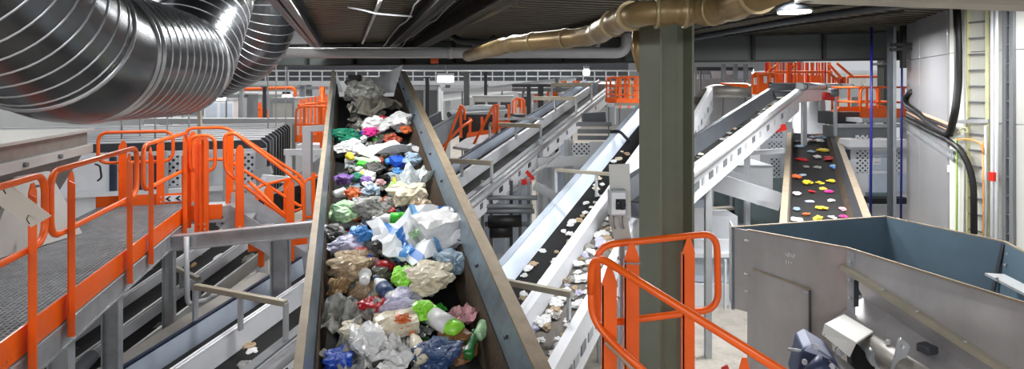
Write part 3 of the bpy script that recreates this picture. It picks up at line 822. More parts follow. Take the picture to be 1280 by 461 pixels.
# ================================================================== switch post
t = thing('switch_post', 'beige post with a boxed rotary switch left of the column', 'switch', P(776, 461, 3.75))
a = P(776, 300, 3.8)
m = MB(); m.bar(P(774, 205, 3.86), P(776, 272, 3.86), .14, .012); m.build('mount_plate', CHUTE_L, t)
m = MB(); m.prism([P(760, 271, 3.85), P(784, 271, 3.85), P(793, 318, 3.8), P(770, 306, 3.8)], Vector((.0, .012, 0))); m.build('tab_plate', CHUTE, t)
o = pxbox(762, 238, 784, 270, 3.76, .085).build('switch_box', LGREY, t, .008)
pxbox(764.5, 240.5, 782, 268, 3.75, .012).build('box_cover', WHITE, t, .004)
pxbox(770, 249, 782, 262, 3.742, .01).build('switch_plate', BLACK, t)
c = P(776.5, 255.5, 3.73)
m = MB(); m.tube([c, c + Vector((0, -.02, 0)), c + Vector((0, -.035, 0))], [.03, .028, .022], 18); m.box((c.x - .007, c.y - .048, c.z - .026), (c.x + .007, c.y - .03, c.z + .026)); m.build('switch_knob', BLACK, t)
for dx in (-6, 5):
    q = P(773 + dx, 270, 3.8); m = MB(); m.tube(fillet([q, q + Vector((0, 0, -.06)), q + Vector((.012, 0, -.085))], .02), .006, 8); m.build('cable_gland', MGREY, t)
m = MB(); m.tube([P(777, 305, 3.78), Vector((P(777, 305, 3.78).x, 3.78, 0))], .022, 12); m.build('conduit_pole', GALV, t)
for y in (322, 371, 398):
    q = P(777, y, 3.78); MB().cyl((q.x - .03, q.y, q.z), (q.x + .045, q.y - .02, q.z), .012, 8).build('clamp', GALV, t)

# ================================================================== right railing and stair rail
RT2 = .0225
def rl_(px, py, Y): return P(px, py, Y)
t = thing('guardrail', 'orange guardrail loop wrapped in front of the column', 'railing', P(815, 420, 3.5))
lp = [P(751, 313, 3.62), P(775, 301.5, 3.60), P(893, 292, 3.78), P(899, 375, 3.78), P(884, 389, 3.76), P(770, 404, 3.6), P(747, 392, 3.62)]
fp = fillet([P(746, 307, 3.62), P(896, 291, 3.8), P(898, 386, 3.8), P(748, 405, 3.62)], .12, 6, True)
MB().tube(fp, RT2, 12, closed=True).build('rail_loop', ORANGE, t)
def flatpost(par, x0, x1, ytip, Y, zb=.6, tipw=.35, lip=True):
    a = P(x0, 461, Y); b = P(x1, 461, Y); tp = P((x0 + x1) / 2, ytip, Y)
    zt = tp.z; sh = .09
    w = b.x - a.x; mx = (a.x + b.x) / 2
    m = MB()
    m.prism([(a.x, Y, zb), (b.x, Y, zb), (b.x, Y, zt - sh), (mx + w * .14, Y, zt), (mx - w * .14, Y, zt), (a.x, Y, zt - sh)], (0, .009, 0))
    if lip: m.box((a.x, Y, zb), (a.x + .008, Y + .05, zt - sh - .02))
    return m.build('post', ORANGE, par)
flatpost(t, 854, 868.5, 297, 3.72)
flatpost(t, 781, 799, 304, 3.56)
o = MB().cyl(P(781, 329, 3.54), P(800, 329.5, 3.54), .006, 8).build('cable_tie', GALV, t)
t = thing('handrail', 'orange handrail sloping down to the lower right past the hopper', 'railing', P(760, 461, 3.3))
fp = fillet([P(740, 314, 3.32), P(975, 463, 2.62), P(1010, 484, 2.52)], .06, 4)
pts = [P(752, 319.5, 3.29), P(1010, 484, 2.52)]
fp = fillet([P(792, 470, 3.2), P(737.5, 395, 3.32), P(740, 315, 3.32), P(1010, 484, 2.52)], .13, 7)
MB().tube(fp[7 + 1 - 0:], RT2, 12).build('top_rail', ORANGE, t)
a = P(739, 378, 3.32)
MB().tube(fillet([P(739, 350, 3.32), P(739, 396, 3.32), P(765, 428, 3.24), P(810, 468, 3.1)], .1, 6), RT2 * .92, 12).build('knee_rail', ORANGE, t)
flatpost(t, 753, 771, 333, 3.28)
q = flatpost(t, 922, 940, 447, 2.77)
MB().tube([P(757, 428, 3.25), P(800, 470, 3.1)], .012, 8).build('rail_stub', COPPER, t)
tag(MB().tube([P(904, 463, 3.2), P(908, 459.5, 3.2), P(910, 470, 3.2)], .02, 10).build('red_buffer', RED), 'small red rubber buffer poking up at the bottom edge beside the orange handrail', 'buffer')

# ================================================================== steel hopper
RZ = -1.37
def RP(x, y):
    Y = -RZ * FOC / (y - HY); p = P(x, y, Y); return Vector((p.x, p.y, EYE + RZ))
A_, B_, C_, D_, E_ = RP(916, 284.5), RP(1107, 271), RP(1257, 303), RP(1060, 310.5), RP(1283, 380)
E2 = E_ + (E_ - D_).normalized() * 1.0
C2 = RP(1290, 321); C3 = C2 + (C2 - C_).normalized() * .9
t = thing('hopper', 'big open steel hopper with blue grey inside, lower right corner', 'hopper', Vector(((A_.x + C_.x) / 2, (B_.y + E_.y) / 2, 0)))
TH = .012
def plate(p, q, z0, z1, off0=0.0, off1=0.0, th=TH, name='plate', m=HOPO, par=t, flip=-1):
    """upright plate below the rim edge p-q; off0/off1 push the top/bottom outwards to the right of p->q"""
    d = (q - p).normalized(); n = Vector((d.y, -d.x, 0)) * flip
    def k(x, z, o): return Vector((x.x, x.y, EYE + z)) + n * o
    return MB().hexa([k(p, z1, off1), k(q, z1, off1), k(q, z1, off1 - th), k(p, z1, off1 - th), k(p, z0, off0), k(q, z0, off0), k(q, z0, off0 - th), k(p, z0, off0 - th)]).build(name, m, par)
DP = -1.1
# inner walls (back left, back right, bent right end) and rim strips
plate(A_, B_, RZ, RZ - .78, 0, 0, name='inner_wall', m=HOPI)
plate(B_, C_, RZ, RZ - 1.0, 0, -.06, name='inner_wall', m=HOPI)
plate(C_, C3, RZ, RZ - 1.0, 0, -.1, name='inner_wall', m=HOPI)
# outer skins of the back
plate(A_, B_, RZ, RZ - .8, .03, .03, name='outer_wall', m=HOPO)
plate(B_, C_, RZ, -4, .03, .03, name='outer_wall', m=HOPO)
plate(C_, C3, RZ, -4, .03, .03, name='outer_wall', m=HOPO)
# front skins: the diagonal door side and the long side towards the viewer
A2 = RP(934, 287.5)
plate(D_, A2, RZ, -3.95, 0, 0, name='door_side', m=HOPO)
plate(A2, A_, RZ, RZ - .78, 0, 0, name='end_plate', m=HOPO)
plate(A_ + Vector((.0, .0, 0)), A_ + Vector((.08, .3, 0)), RZ, RZ - .8, name='end_return', m=HOPO)
LJ = 2.2; FS_ = -.25
def frontq(z0, z1, o0, o1, name, m):
    p = []
    for th in (0, -.012):
        p += [jp(0, z0[0], o0 + th), jp(LJ, z0[1], o0 + th), jp(LJ, z1[1], o1 + th), jp(0, z1[0], o1 + th)]
    return MB().hexa(p).build(name, m, t)
jd = (E2 - D_).normalized(); jn = Vector((jd.y, -jd.x, 0))
def jp(a, z, o): return D_ + jd * a + jn * o + Vector((0, 0, z))
frontq((0, 0), (-.15, -.15 + FS_ * LJ), 0, .01, 'front_upper_sheet', HOPO)
frontq((-.15, -.15 + FS_ * LJ), (-.43, -.43 + FS_ * LJ), .01, -.17, 'front_lower_sheet', HOPO)
frontq((-.43, -.43 + FS_ * LJ), (-.6, -.6 + FS_ * LJ), -.17, .22, 'front_ledge', HOPO)
frontq((-.6, -.6 + FS_ * LJ), (-1.6, -1.6), .22, .0, 'front_skirt', HOPO)
plate(E2, D_, RZ, RZ - .14, -.015, -.015, name='inner_wall', m=HOPI)
# rim strips
def rimbar(p, q, w=.022, h=.014, name='rim'):
    return MB().bar(p + Z0 * .004, q + Z0 * .004, w, h).build(name, RIM, t)
for p, q in ((A_, B_), (B_, C_), (C_, C3), (D_, A2), (E2, D_)): rimbar(p, q)
# bent seam strip inside the right end, bolts
d = (C_ - B_).normalized()
MB().bar(C_ + Vector((-.02, .0, -.01)), C_ + Vector((-.1, .03, -.5)), .012, .03).build('seam', DGREY, t)
sb = [RP(1257, 303) + Vector((-.03, -.06, -.08)), RP(1257, 303) + Vector((-.06, -.07, -.17))]
for p in sb: MB().cyl(p, p + Vector((-.02, -.01, 0)), .011, 8).build('bolt', GALV_L, t)
# inner sloped floor plate with ledge
m = MB(); m.prism([B_ + Vector((.0, -.4, -.95)), A_ + Vector((.35, -.3, -.95)), D_ + Vector((.1, .1, -.98)), E2 + Vector((.1, 0, -.98)), C3 + Vector((-.2, 0, -.95))], Z0 * -.02); m.build('hopper_floor', HOPI, t)
q0 = P(1243, 343, 4.75); q1 = P(1300, 372, 4.2)
m = MB(); m.bar(q0, q1, .14, .02); m.build('inner_ledge', GALV_L, t)
MB().cyl(P(1246, 349, 4.6), P(1246, 346, 4.6), .012, 8).build('bolt', GALV_L, t)
# door panel on the diagonal side
dn = (A2 - D_).normalized(); nn = Vector((-dn.y, dn.x, 0)); 
if nn.dot(Vector((0, -1, 0))) < 0: nn = -nn
Ld = (A2 - D_).length
def dp(a, z, o): return D_ + dn * a + nn * o + Vector((0, 0, z))
dr = thing
door = MB().box((.3, -1.5, .004), (Ld - .06, -.36, .016), lambda a, z, o: dp(a, z - (0 if a > .5 else .06), o)).build('inspection_door', HOPO, t)
MB().box((.285, -1.5, .0), (.30, -.42, .03), dp).build('door_edge', DGREY, door)
MB().box((.3, -.425, .0), (.34, -.40, .024), lambda a, z, o: dp(a, z - .03, o)).build('door_bolt', GALV, door)
m = MB(); m.prism([dp(.28, -.425, .016), dp(Ld - .06, -.36, .016), dp(Ld - .06, -.35, .016), dp(.28, -.41, .016)], nn * .008); m.build('door_frame', RIM, door)
# stamped number on the door side
m = MB()
for r, (tx, z) in enumerate((('1212', -.17), ('11-', -.235))):
    for i, ch in enumerate(tx):
        a0 = .5 - i * .022 + .0; h = .03
        segs = {'1': [((0, 0), (0, 1))], '2': [((-.4, 1), (.4, 1)), ((.4, 1), (.4, .5)), ((-.4, .5), (.4, .5)), ((-.4, .5), (-.4, 0)), ((-.4, 0), (.4, 0))], '-': [((-.4, .5), (.4, .5))]}[ch]
        for (x0, y0), (x1, y1) in segs:
            m.bar(dp(a0 - x0 * .016, z + y0 * h, .003), dp(a0 - x1 * .016, z + y1 * h, .003), .0035, .0035)
m.build('stamped_number', WHITE, t)
# hinge pins on the end plate
for z in (-.1, -.42, -.58): 
    p = A2.lerp(A_, .2) + Vector((0, -.01, z)); MB().cyl(p, p + Vector((.03, -.03, 0)), .012, 8).build('bolt', GALV_L, t)
# joint strip between door side and long side, with bolts
MB().box((0, -.85, .0), (.07, -.02, .012), lambda a, z, o: jp(a, z, o)).build('joint_strip', GALV, t)
for i in range(5):
    MB().cyl(jp(.035, -.1 - .15 * i, .012), jp(.035, -.1 - .15 * i, .03), .012, 8).build('bolt', GALV_L, t)
# beige angle along the long side
def ja(a, z, o): return jp(a, z + FS_ * a, o)
MB().box((-.02, -.15, .0), (2.2, -.138, .07), ja).build('angle_bar', BEIGE, t)
MB().box((-.02, -.18, .06), (2.2, -.15, .07), ja).build('angle_lip', BEIGE, t)
MB().box((.05, -.21, .0), (2.2, -.18, .02), ja).build('backing_strip', GALV_L, t)
for a in (.35, .62, .95, 1.3): MB().cyl(ja(a, -.138, .045), ja(a, -.13, .045), .011, 8).build('bolt', GALV_L, t)
m = MB(); m.box((.08, -.46, -.02), (.085, -.24, .03), jp); m.build('rib', DGREY, t)

# shaft bearing bracket and pointed lever below the long side
t2 = thing('bearing_bracket', 'pale steel channel bracket bolted under the long side of the hopper', 'bracket', P(1045, 440, 4.0))
def q_(x, y, Y): return P(x, y, Y)
m = MB()
a0, a1 = q_(1031, 404, 4.05), q_(1071, 428, 3.72)     # top edge, running right and nearer
b0_, b1_ = q_(1027, 418, 4.03), q_(1062, 447, 3.70)
c0_, c1_ = q_(1055, 392, 4.28), q_(1092, 414, 3.95)
m.hexa([b0_, b1_, b1_ + Vector((.01, .014, 0)), b0_ + Vector((.01, .014, 0)), a0, a1, a1 + Vector((.01, .014, 0)), a0 + Vector((.01, .014, 0))])
m.hexa([a0 - Z0 * .012, a1 - Z0 * .012, c1_ - Z0 * .012, c0_ - Z0 * .012, a0, a1, c1_, c0_])
m.build('channel', CHUTE_L, t2, .004)
p = q_(1033, 420, 4.0); MB().cyl(p, p + Vector((.004, .02, 0)), .016, 12).build('hole', BLACK, t2)
p = q_(1050, 438, 3.84); MB().cyl(p + Vector((-.03, -.03, 0)), p + Vector((.02, .03, 0)), .018, 6).build('bolt', GALV_L, t2)
MB().cyl(p + Vector((-.01, -.01, 0)), p + Vector((-.006, -.006, 0)), .032, 14).build('washer', GALV, t2)
m = MB(); m.prism([q_(1064, 432, 3.85), q_(1080, 438, 3.8), q_(1096, 462, 3.7), q_(1066, 470, 3.72)], Vector((.02, .1, .0))); m.build('bearing_block', BLACK, t2, .01)
t3 = thing('shaft', 'dull steel shaft below the hopper running down to the bottom edge', 'shaft', q_(1090, 440, 4.0))
MB().cyl(q_(1060, 415, 4.25), q_(1190, 500, 3.1), .085, 24).build('shaft', CHUTE, t3)
MB().cyl(q_(1083, 438, 3.88), q_(1098, 450, 3.72), .055, 20).build('collar', GALV, t3)
t4 = thing('lever', 'flat grey lever with a cross mark standing below the hopper', 'lever', q_(1122, 465, 3.5))
m = MB(); pl = [q_(1113, 470, 3.5), q_(1127, 470, 3.5), q_(1138, 433, 3.5), q_(1127, 423.5, 3.5), q_(1124, 426, 3.5)]; m.prism(pl, Vector((.012, .03, 0))); m.build('lever_plate', GALV, t4, .003)
m = MB(); c = q_(1129, 434, 3.49); m.bar(c + Vector((-.012, 0, 0)), c + Vector((.012, 0, .004)), .005, .004); m.bar(c + Vector((0, 0, -.012)), c + Vector((0, 0, .014)), .005, .004); m.build('cross_mark', WHITE, t4)
tag(MB().tube([q_(1111, 427, 3.75), q_(1109, 428, 3.72)], .016, 8).build('bolt_head', GALV_L), 'loose bright bolt head between the lever and the shaft', 'bolt')
tag(MB().box((-.05, -.2, -.06), (.05, .2, 0), lambda a, b, c: jp(.62 + b * .25, -.55 + c, -.06 + a)).build('dark_block', DGREY, None, .01), 'small dark block on the lower sheet of the hopper behind the lever', 'block')
# dark blue gear housing at the bottom
t5 = thing('gear_housing', 'dark blue gear housing with bolts at the bottom edge beneath the hopper', 'gearbox', q_(1010, 461, 3.75))
m = MB(); pl = [q_(993, 480, 3.75), q_(1003, 436, 3.85), q_(1014, 430, 3.9), q_(1042, 448, 3.75), q_(1062, 480, 3.6)]; m.prism(pl, Vector((.06, .22, .02))); m.build('housing', CASTB, t5, .012)
m = MB(); m.prism([q_(1014, 429, 3.9), q_(1024, 424, 4.05), q_(1075, 466, 3.7), q_(1062, 474, 3.6)], Z0 * -.03); m.build('cover', HOPO, t5)
for x, y in ((1020, 433), (1024, 447), (1006, 452), (1040, 458)):
    p = q_(x, y, 3.72); MB().cyl(p, p + Vector((-.012, -.02, .006)), .018, 10).build('bolt', GALV, t5)
MB().cyl(q_(985, 436, 3.9), q_(1004, 439, 3.86), .012, 8).build('grease_pipe', GALV, t5)
MB().cyl(q_(1012, 470, 3.6), q_(1030, 452, 3.6), .05, 18).build('end_cap', CASTB, t5)

# ================================================================== ladders, cables and tubes on the right wall
UL = 7.86
def W(px, py, u=UL): return P(px, py, YU(px, u))
def wv(px, z, u=UL):
    p = P(px, HY, YU(px, u)); p.z = EYE + z; return p
def cladder(p0, p1, z0, z1, n, label, w=.03, m=LGREY, m2=None):
    t = thing('cable_ladder', label, 'cable tray', wv((p0 + p1) / 2, z0), 'cable ladders on the right wall')
    for px in (p0, p1):
        a = wv(px, z0); b = wv(px, z1); MB().bar(a, b, w, .06, up=P1v).build('side_rail', m, t)
    a = wv(p0, 0); b = wv(p1, 0)
    for i in range(n):
        z = z0 + (i + .5) * (z1 - z0) / n
        MB().bar(Vector((a.x, a.y, EYE + z)), Vector((b.x, b.y, EYE + z)), .02, .022).build('rung', MGREY, t)
    return t
t = cladder(1209, 1236, -2.4, 1.15, 17, 'wide cable ladder on the cream wall beside the grey sheet', .045, YELLOW)
t = cladder(1257, 1266, -2.4, 1.1, 15, 'narrow cable ladder on the cream wall nearest the right edge', .04, MGREY)
for i, (px, r, mm, l) in enumerate(((1240, .02, WHITE, 'white conduit, left one of the pair on the cream wall'), (1245.5, .02, WHITE, 'white conduit, right one of the pair, with a red clip'), (1229, .012, ORCAB, 'orange cable down the wide cable ladder'), (1195.5, .014, GREEN, 'green cable at the corner of the grey sheet'), (1232, .016, LGREY, 'grey cable beside the orange cable on the ladder'), (1205.5, .012, LGREY, 'thin pale cable left of the wide cable ladder'))):
    zt = 1.1 if i in (0, 1, 5) else (-.7 if i in (2, 3) else -.5)
    o = thing('conduit' if i < 2 else 'cable', l, 'conduit' if i < 2 else 'cable', wv(px, -2.4, UL - .06)) if i == 1 else None
    pts = [wv(px, zt, UL - .06), wv(px, (zt - 2.4) / 2, UL - .06), wv(px, -2.4, UL - .06)]
    pts[1] += Vector((.006, 0, 0))
    ob = MB().tube(pts, r, 10).build('pipe' if i == 1 else ('conduit' if i < 2 else 'cable'), mm, o)
    if o is None: tag(ob, l, 'conduit' if i < 2 else 'cable')
    else: MB().box((-.035, -.04, -.055), (.035, .035, .055), lambda a, b, c: W(1242, 220.5, UL - .06) + Vector((a, b, c))).build('red_clip', RED, o)
# grey sheet plane helpers: point at pixel px on the sheet, off in front
ea = G(UW, VU(1195, UW), 0); ed = Vector((.406, 1, 0))
def S_(px, py, off=.1):
    k = (px - HX) / FOC
    n = Vector((-1, .406, 0)).normalized()
    o = ea + n * off
    # (o.x + .406 t) = k (o.y + t)
    q = (k * o.y - o.x) / (.406 - k)
    Y = o.y + q
    return P(px, py, Y)
tag(MB().tube(fillet([W(1196, 6, UL - .1), W(1198, 60, UL - .1), W(1198, 105, UL - .1), S_(1194, 140, .12), S_(1187, 168, .12), S_(1170, 160, .12), S_(1150, 143, .12), S_(1133, 131, .14), S_(1131, 122, .14), S_(1140, 114, .1)], .12), .046, 10).build('cable_bundle', BLACK), 'thick black cable bundle hanging down the wall and turning along the grey sheet', 'cable bundle')
for i, (dy, mm, l) in enumerate(((0, COPPER, 'copper brown cable, topmost of the run along the grey sheet'), (4, BLACK, 'black cable just below the copper brown one on the grey sheet'), (8, COPPER, 'second copper brown cable of the run along the grey sheet'), (12, BLACK, 'black cable, lowest of the run along the grey sheet'))):
    pts = [S_(1134, 132 + dy, .1 + .01 * i), S_(1150, 141 + dy * .9, .1), S_(1165, 147 + dy, .1), S_(1180, 153 + dy * .95, .1), S_(1189, 157 + dy, .1)]
    tag(MB().tube(fillet(pts, .15), .024, 8).build('cable', mm), l, 'cable')
t = thing('cable_tray', 'sloping wire cable tray along the foot of the grey sheet', 'cable tray', S_(1165, 180, .08))
ta, tb = (1133, 151), (1193, 191)
for dy in (0, 9):
    MB().bar(S_(ta[0], ta[1] + dy, .09), S_(tb[0], tb[1] + dy, .09), .03, .04).build('side_rail', MGREY, t)
for i in range(20):
    q = (i + .5) / 20; x = ta[0] + (tb[0] - ta[0]) * q; y = ta[1] + (tb[1] - ta[1]) * q
    MB().bar(S_(x, y, .09), S_(x, y + 9, .09), .012, .012).build('rung', LGREY, t)
tag(MB().tube(fillet([S_(1132, 148, .12), S_(1160, 163, .12), S_(1182, 173, .12), W(1200, 186, UL - .12), W(1211, 206, UL - .12), W(1217, 230, UL - .12), W(1217.5, 292, UL - .12)], .3), .037, 10).build('cable_bundle', BLACK), 'black cable bundle sweeping off the tray and down the wide cable ladder', 'cable bundle')
tt = thing('socket_box', 'small white socket box hanging beside the green cable', 'socket', S_(1189, 212, .06))
p = S_(1189, 211, .06)
MB().box((p.x - .035, p.y - .03, p.z - .045), (p.x + .035, p.y + .03, p.z + .045)).build('box', WHITE, tt, .006)
MB().tube(fillet([p + Z0 * .04, S_(1192, 200, .06), S_(1194, 193, .06)], .05), .008, 6).build('lead', WHITE, tt)
tag(MB().tube(fillet([W(1196, 174, UL - .08), W(1215, 174, UL - .08), W(1227, 180, UL - .08), W(1229, 192, UL - .08)], .15), .012, 8).build('cable', ORCAB), 'orange cable crossing the wide cable ladder sideways', 'cable')
tag(MB().tube(fillet([W(1197, 166, UL - .08), W(1207, 158, UL - .08), W(1211, 167, UL - .08), W(1200, 163, UL - .08)], .1), .01, 8).build('cable', YELLOW), 'pale cable loop at the corner where the black bundle turns', 'cable')
# short horizontal shelf of the ladder
MBs = MB().bar(W(1196, 152, UL - .04), W(1236, 151, UL - .04), .03, .05, up=Z0)
tag(MBs.build('cable_shelf', GALV_L), 'short pale cable shelf across the wide cable ladder', 'cable tray')
# thin dark posts and blue hoses left of the wall
for (x, Y, l) in ((1112.5, 9.6, 'dark post, left one of the two in front of the girder end'), (1128.5, 9.9, 'dark post, right one of the two in front of the girder end')):
    pass
t = thing('service_post', 'dark double service post in front of the right end of the girder', 'post', P(1114, 300, 9.4))
for x in (1112.2, 1117.0): 
    a = P(x, 34, 9.4); MB().box((a.x - .026, 9.37, 0), (a.x + .026, 9.43, a.z)).build('post', DGREY if x < 1115 else MGREY, t)
for y in (56, 62): 
    MB().bar(P(1113, y, 9.34), P(1141, y - 1, 9.34), .05, .05).build('cross_arm', BLACK, t)
MB().bar(P(1129, 32, 9.36), P(1129, 85, 9.36), .07, .07).build('drop_arm', BLACK, t)
for (x, l) in ((1089.5, 'dark blue hose hanging from the girder over the orange cage'), (1127.5, 'dark blue hose hanging beside the double service post')):
    tag(MB().tube([P(x, 34, 9.9), P(x - .4, 150, 9.9), P(x - 1.5, 290, 9.9)], .022 if x < 1100 else .018, 8).build('hose', BLUEP), l, 'hose')
# ================================================================== sorter cabinet with its row of plates (left, behind the walkway)
zt = -1.22
t = thing('sorting_machine', 'long white sorting machine with a row of dark grey plates behind the left stair', 'machine', G(-4.5, 14, -4))
MB().box((-9.5, 13.2, -4), (UV_(324, 13.2), 13.25, zt - .12), G).build('front_panel', WHITE, t)
for i in range(10):
    v = 13.95 + i * .62
    m = MB()
    pr = [(-9.5, -4), (-1.78, -4), (-1.78, zt - .1), (-1.88, zt), (-9.5, zt)]
    m.prism([G(u, v, z) for u, z in pr], G(0, .13, 0) - G(0, 0, 0))
    o = m.build('plate', [MGREY, DGREY][i % 2] if 0 else DGREY, t)
    MB().box((-9.5, v - .01, zt), (-1.9, v + .14, zt + .03), G).build('top_strip', WHITE, o)
    MB().box((-1.9, v + .0, -4), (-1.77, v + .07, zt - .1), G).build('end_strip', MGREY, o)
    if i % 2 == 0: MB().box((-9.5, v + .2, zt - .06), (-2.0, v + .45, zt - .03), G).build('cross_cover', LGREY, t)
for (u0, u1, z0, z1) in ((UV_(286, 13.2), UV_(317, 13.2), -2.05, zt - .22), (UV_(286, 13.2), UV_(317, 13.2), -3.0, -2.22), (UV_(212, 13.2), UV_(224, 13.2), -2.05, zt - .22), (UV_(212, 13.2), UV_(224, 13.2), -3.0, -2.22)):
    fr = MB().box((u0 - .04, 13.17, z0 - .03), (u1 + .04, 13.2, z1 + .03), G).build('panel_frame', WHITE, t)
    MB().box((u0, 13.155, z0), (u1, 13.168, z1), G).build('perforated_panel', PERF, fr)
for u in (UV_(205, 13), UV_(254, 13), UV_(282, 13), UV_(323, 13), UV_(329, 13)): MB().box((u - .05, 13.0, -4), (u + .05, 13.1, zt - .1), G).build('upright', LGREY, t)
MB().box((-9.5, 13.05, -2.19), (UV_(322, 13), 13.15, -2.1), G).build('cross_rail', WHITE, t)
for (u0, u1) in ((UV_(134, 13), UV_(141, 13)), (UV_(157, 13), UV_(164, 13)), (UV_(170, 13), UV_(177, 13)), (UV_(187, 13), UV_(199, 13))): MB().box((u0, 13.1, -3.2), (u1, 13.2, zt - .2), G).build('slot', NAVY, t)
m = MB(); m.bar(P(318, 218, 11.6), P(339, 212, 11.6), .12, .16); m.bar(P(324, 226, 11.7), P(340, 218, 11.7), .05, .05); m.build('motor', LGREY, t)
# hanging rods from the hall roof
for x, Y, l in ((249.5, 12.5, 'pale square rod standing behind the double post of the stair head'),):
    a = P(x, 100, Y); tag(MB().box((a.x - .035, Y - .03, EYE - 2.4), (a.x + .035, Y + .03, EYE + .6)).build('rod', CREAM_B), l, 'rod')
for x, Y in ((152, 13), (175, 13.4), (194, 13.1), (209, 13.6), (236, 13.8), (335, 16), (345, 17), (357, 18)):
    a = P(x, 100, Y); tag(MB().cyl((a.x, Y, EYE - 1.6), (a.x, Y, EYE + 1.6), .018, 6).build('hanging_rod', GALV_L), 'thin bright rod hanging over the white sorting machine', 'rod', 'thin rods over the sorting machine')

def cage(name, label, x0, x1, yt, yb, Y, D, posts, mid=1, toe=True, cat='railing', m=ORANGE_F, group=None, side=True, rad=.024, kick=.16):
    """orange railing facing the eye with one returning side, on its own thin deck"""
    a = P(x0, yb, Y); b = P(x1, yt, Y)
    t = thing(name, label, cat, Vector((a.x, Y, a.z)), group)
    zb, z1 = a.z, b.z
    for f in ((0,) if D <= 0 else (0, D)):
        y = Y + f
        MB().tube(fillet([(a.x, y, zb), (a.x, y, z1), (b.x, y, z1), (b.x, y, zb)], .15, 4), rad, 8).build('rail_loop', m, t)
        for k in range(mid):
            z = zb + (z1 - zb) * (k + 1) / (mid + 1); MB().cyl((a.x, y, z), (b.x, y, z), rad * .9, 8).build('knee_rail', m, t)
        for i in range(posts):
            x = a.x + (b.x - a.x) * (i + .5) / posts
            MB().box((x - .03, y - .008, zb - .12), (x + .03, y + .008, z1 - .02)).build('post', m, t)
        if toe: MB().box((a.x, y - .006, zb), (b.x, y + .006, zb + kick)).build('toe_board', m, t)
    if D > 0:
        for x in (a.x, b.x):
            for z in (z1, (zb + z1) / 2): MB().cyl((x, Y, z), (x, Y + D, z), rad * .9, 8).build('side_rail', m, t)
        MB().box((a.x, Y, zb - .12), (b.x, Y + D, zb - .02)).build('deck', LGREY, t)
    return t

# ------------------------------------------------------------------ orange platform left of the main belt
t = cage('work_platform', 'orange railed platform left of the main belt above the row of plates', 370, 412, 133, 178, 12.2, 0, 2, 1, True)
y0 = P(370, 178, 12.2)
MB().box((y0.x, 12.2, y0.z - .25), (y0.x + 2.2, 15.2, y0.z - .05)).build('deck', WHITE, t)
m = MB(); a = P(372, 133, 12.2)
for i in range(6):
    Yq = 12.5 + i * .8; m2 = MB().box((a.x + .05 * i, Yq, y0.z), (a.x + .05 * i + .05, Yq + .05, a.z + .1)).build('post', ORANGE_F, t)
MB().cyl((a.x + .02, 12.2, a.z + .02), (a.x + .3, 17, a.z + .12), .03, 8).build('side_rail', ORANGE_F, t)
MB().box((a.x + .02, 12.25, y0.z + .02), (a.x + .05, 17, y0.z + .18)).build('toe_board', ORANGE_F, t)
a = P(403, 108, 14.0); MB().cyl((a.x, 14, a.z - 1.4), (a.x, 14, a.z), .07, 10).build('orange_column', ORANGE_F, t)
for i in range(8):
    a = P(374 + 4.6 * i, 124 - .9 * i, 14.5); MB().box((a.x, 14.5, a.z - 1.0), (a.x + .05, 14.54, a.z)).build('picket', ORANGE_F, t)
t = thing('portal_frame', 'grey square tube portal frame between the orange platform and the main belt', 'frame', P(384, 230, 9.6))
a = P(383, 161, 9.6); b = P(420, 159, 9.6); m = MB(); m.bar(a, b, .12, .1); m.build('beam', LGREY, t)
MB().box((a.x - .05, 9.55, 0), (a.x + .09, 9.65, a.z + .05)).build('leg', LGREY, t)
# white frame below it
t = thing('steel_trestle', 'white steel frame under the orange platform beside the row of plates', 'frame', P(370, 225, 11))
m = MB(); m.bar(P(356, 190, 11.5), P(412, 190, 11.5), .12, .12); m.build('beam', WHITE, t)
for x in (361, 392): 
    a = P(x, 190, 11.5); MB().box((a.x - .05, 11.45, 0), (a.x + .05, 11.55, a.z)).build('leg', WHITE, t)
m = MB(); m.bar(P(328, 222, 10.6), P(398, 228, 10.6), .07, .12); m.build('beam', WHITE, t)
a = P(330, 222, 10.6); MB().box((a.x - .05, 10.55, 0), (a.x + .05, 10.65, a.z)).build('leg', WHITE, t)
# rising grey trough right of the stair
t = thing('trough', 'grey sloping trough rising behind the stair handrail towards the main belt', 'trough', P(345, 240, 9.4))
m = MB(); m.prism([P(336, 244, 9.3), P(410, 189, 10.6), P(412, 214, 10.6), P(345, 262, 9.3)], Vector((.03, .25, .0))); m.build('side', GALV, t)
m = MB(); m.prism([P(322, 250, 9.0), P(400, 222, 10.0), P(404, 246, 10.0), P(330, 275, 9.0)], Vector((0, .3, -.1))); m.build('cover', BELT, t)
# guardrails of the crossing
t = thing('guardrail', 'orange guardrail rising towards the main belt beyond the stair', 'railing', P(360, 280, 8.5))
def lp_(par, pp, r=.1): MB().tube(fillet([P(*q) for q in pp], r, 5, True), .024, 8, closed=True).build('rail_loop', ORANGE, par)
lp_(t, [(321, 233, 8.6), (378, 219.5, 9.2), (378, 262, 9.2), (321, 268, 8.6)])
for (x, y0, y1, Y, w) in ((336, 230, 284, 8.65, .07), (361, 222, 326, 8.9, .085)):
    a = P(x, y0, Y); b = P(x, y1, Y); m = MB(); m.prism([(a.x - w, Y, b.z), (a.x + w, Y, b.z), (a.x + w, Y, a.z - .08), (a.x, Y, a.z), (a.x - w, Y, a.z - .08)], (0, .01, 0)); m.build('post', ORANGE, t)
t = thing('guardrail', 'orange guardrail loop partly hidden by the left rim of the main belt', 'railing', P(392, 270, 9.4))
lp_(t, [(380, 226, 9.3), (420, 212, 9.8), (420, 262, 9.8), (380, 273, 9.3)])
a = P(392, 216, 9.4); b = P(392, 275, 9.4); MB().box((a.x - .03, 9.39, b.z), (a.x + .03, 9.4, a.z)).build('post', ORANGE, t)
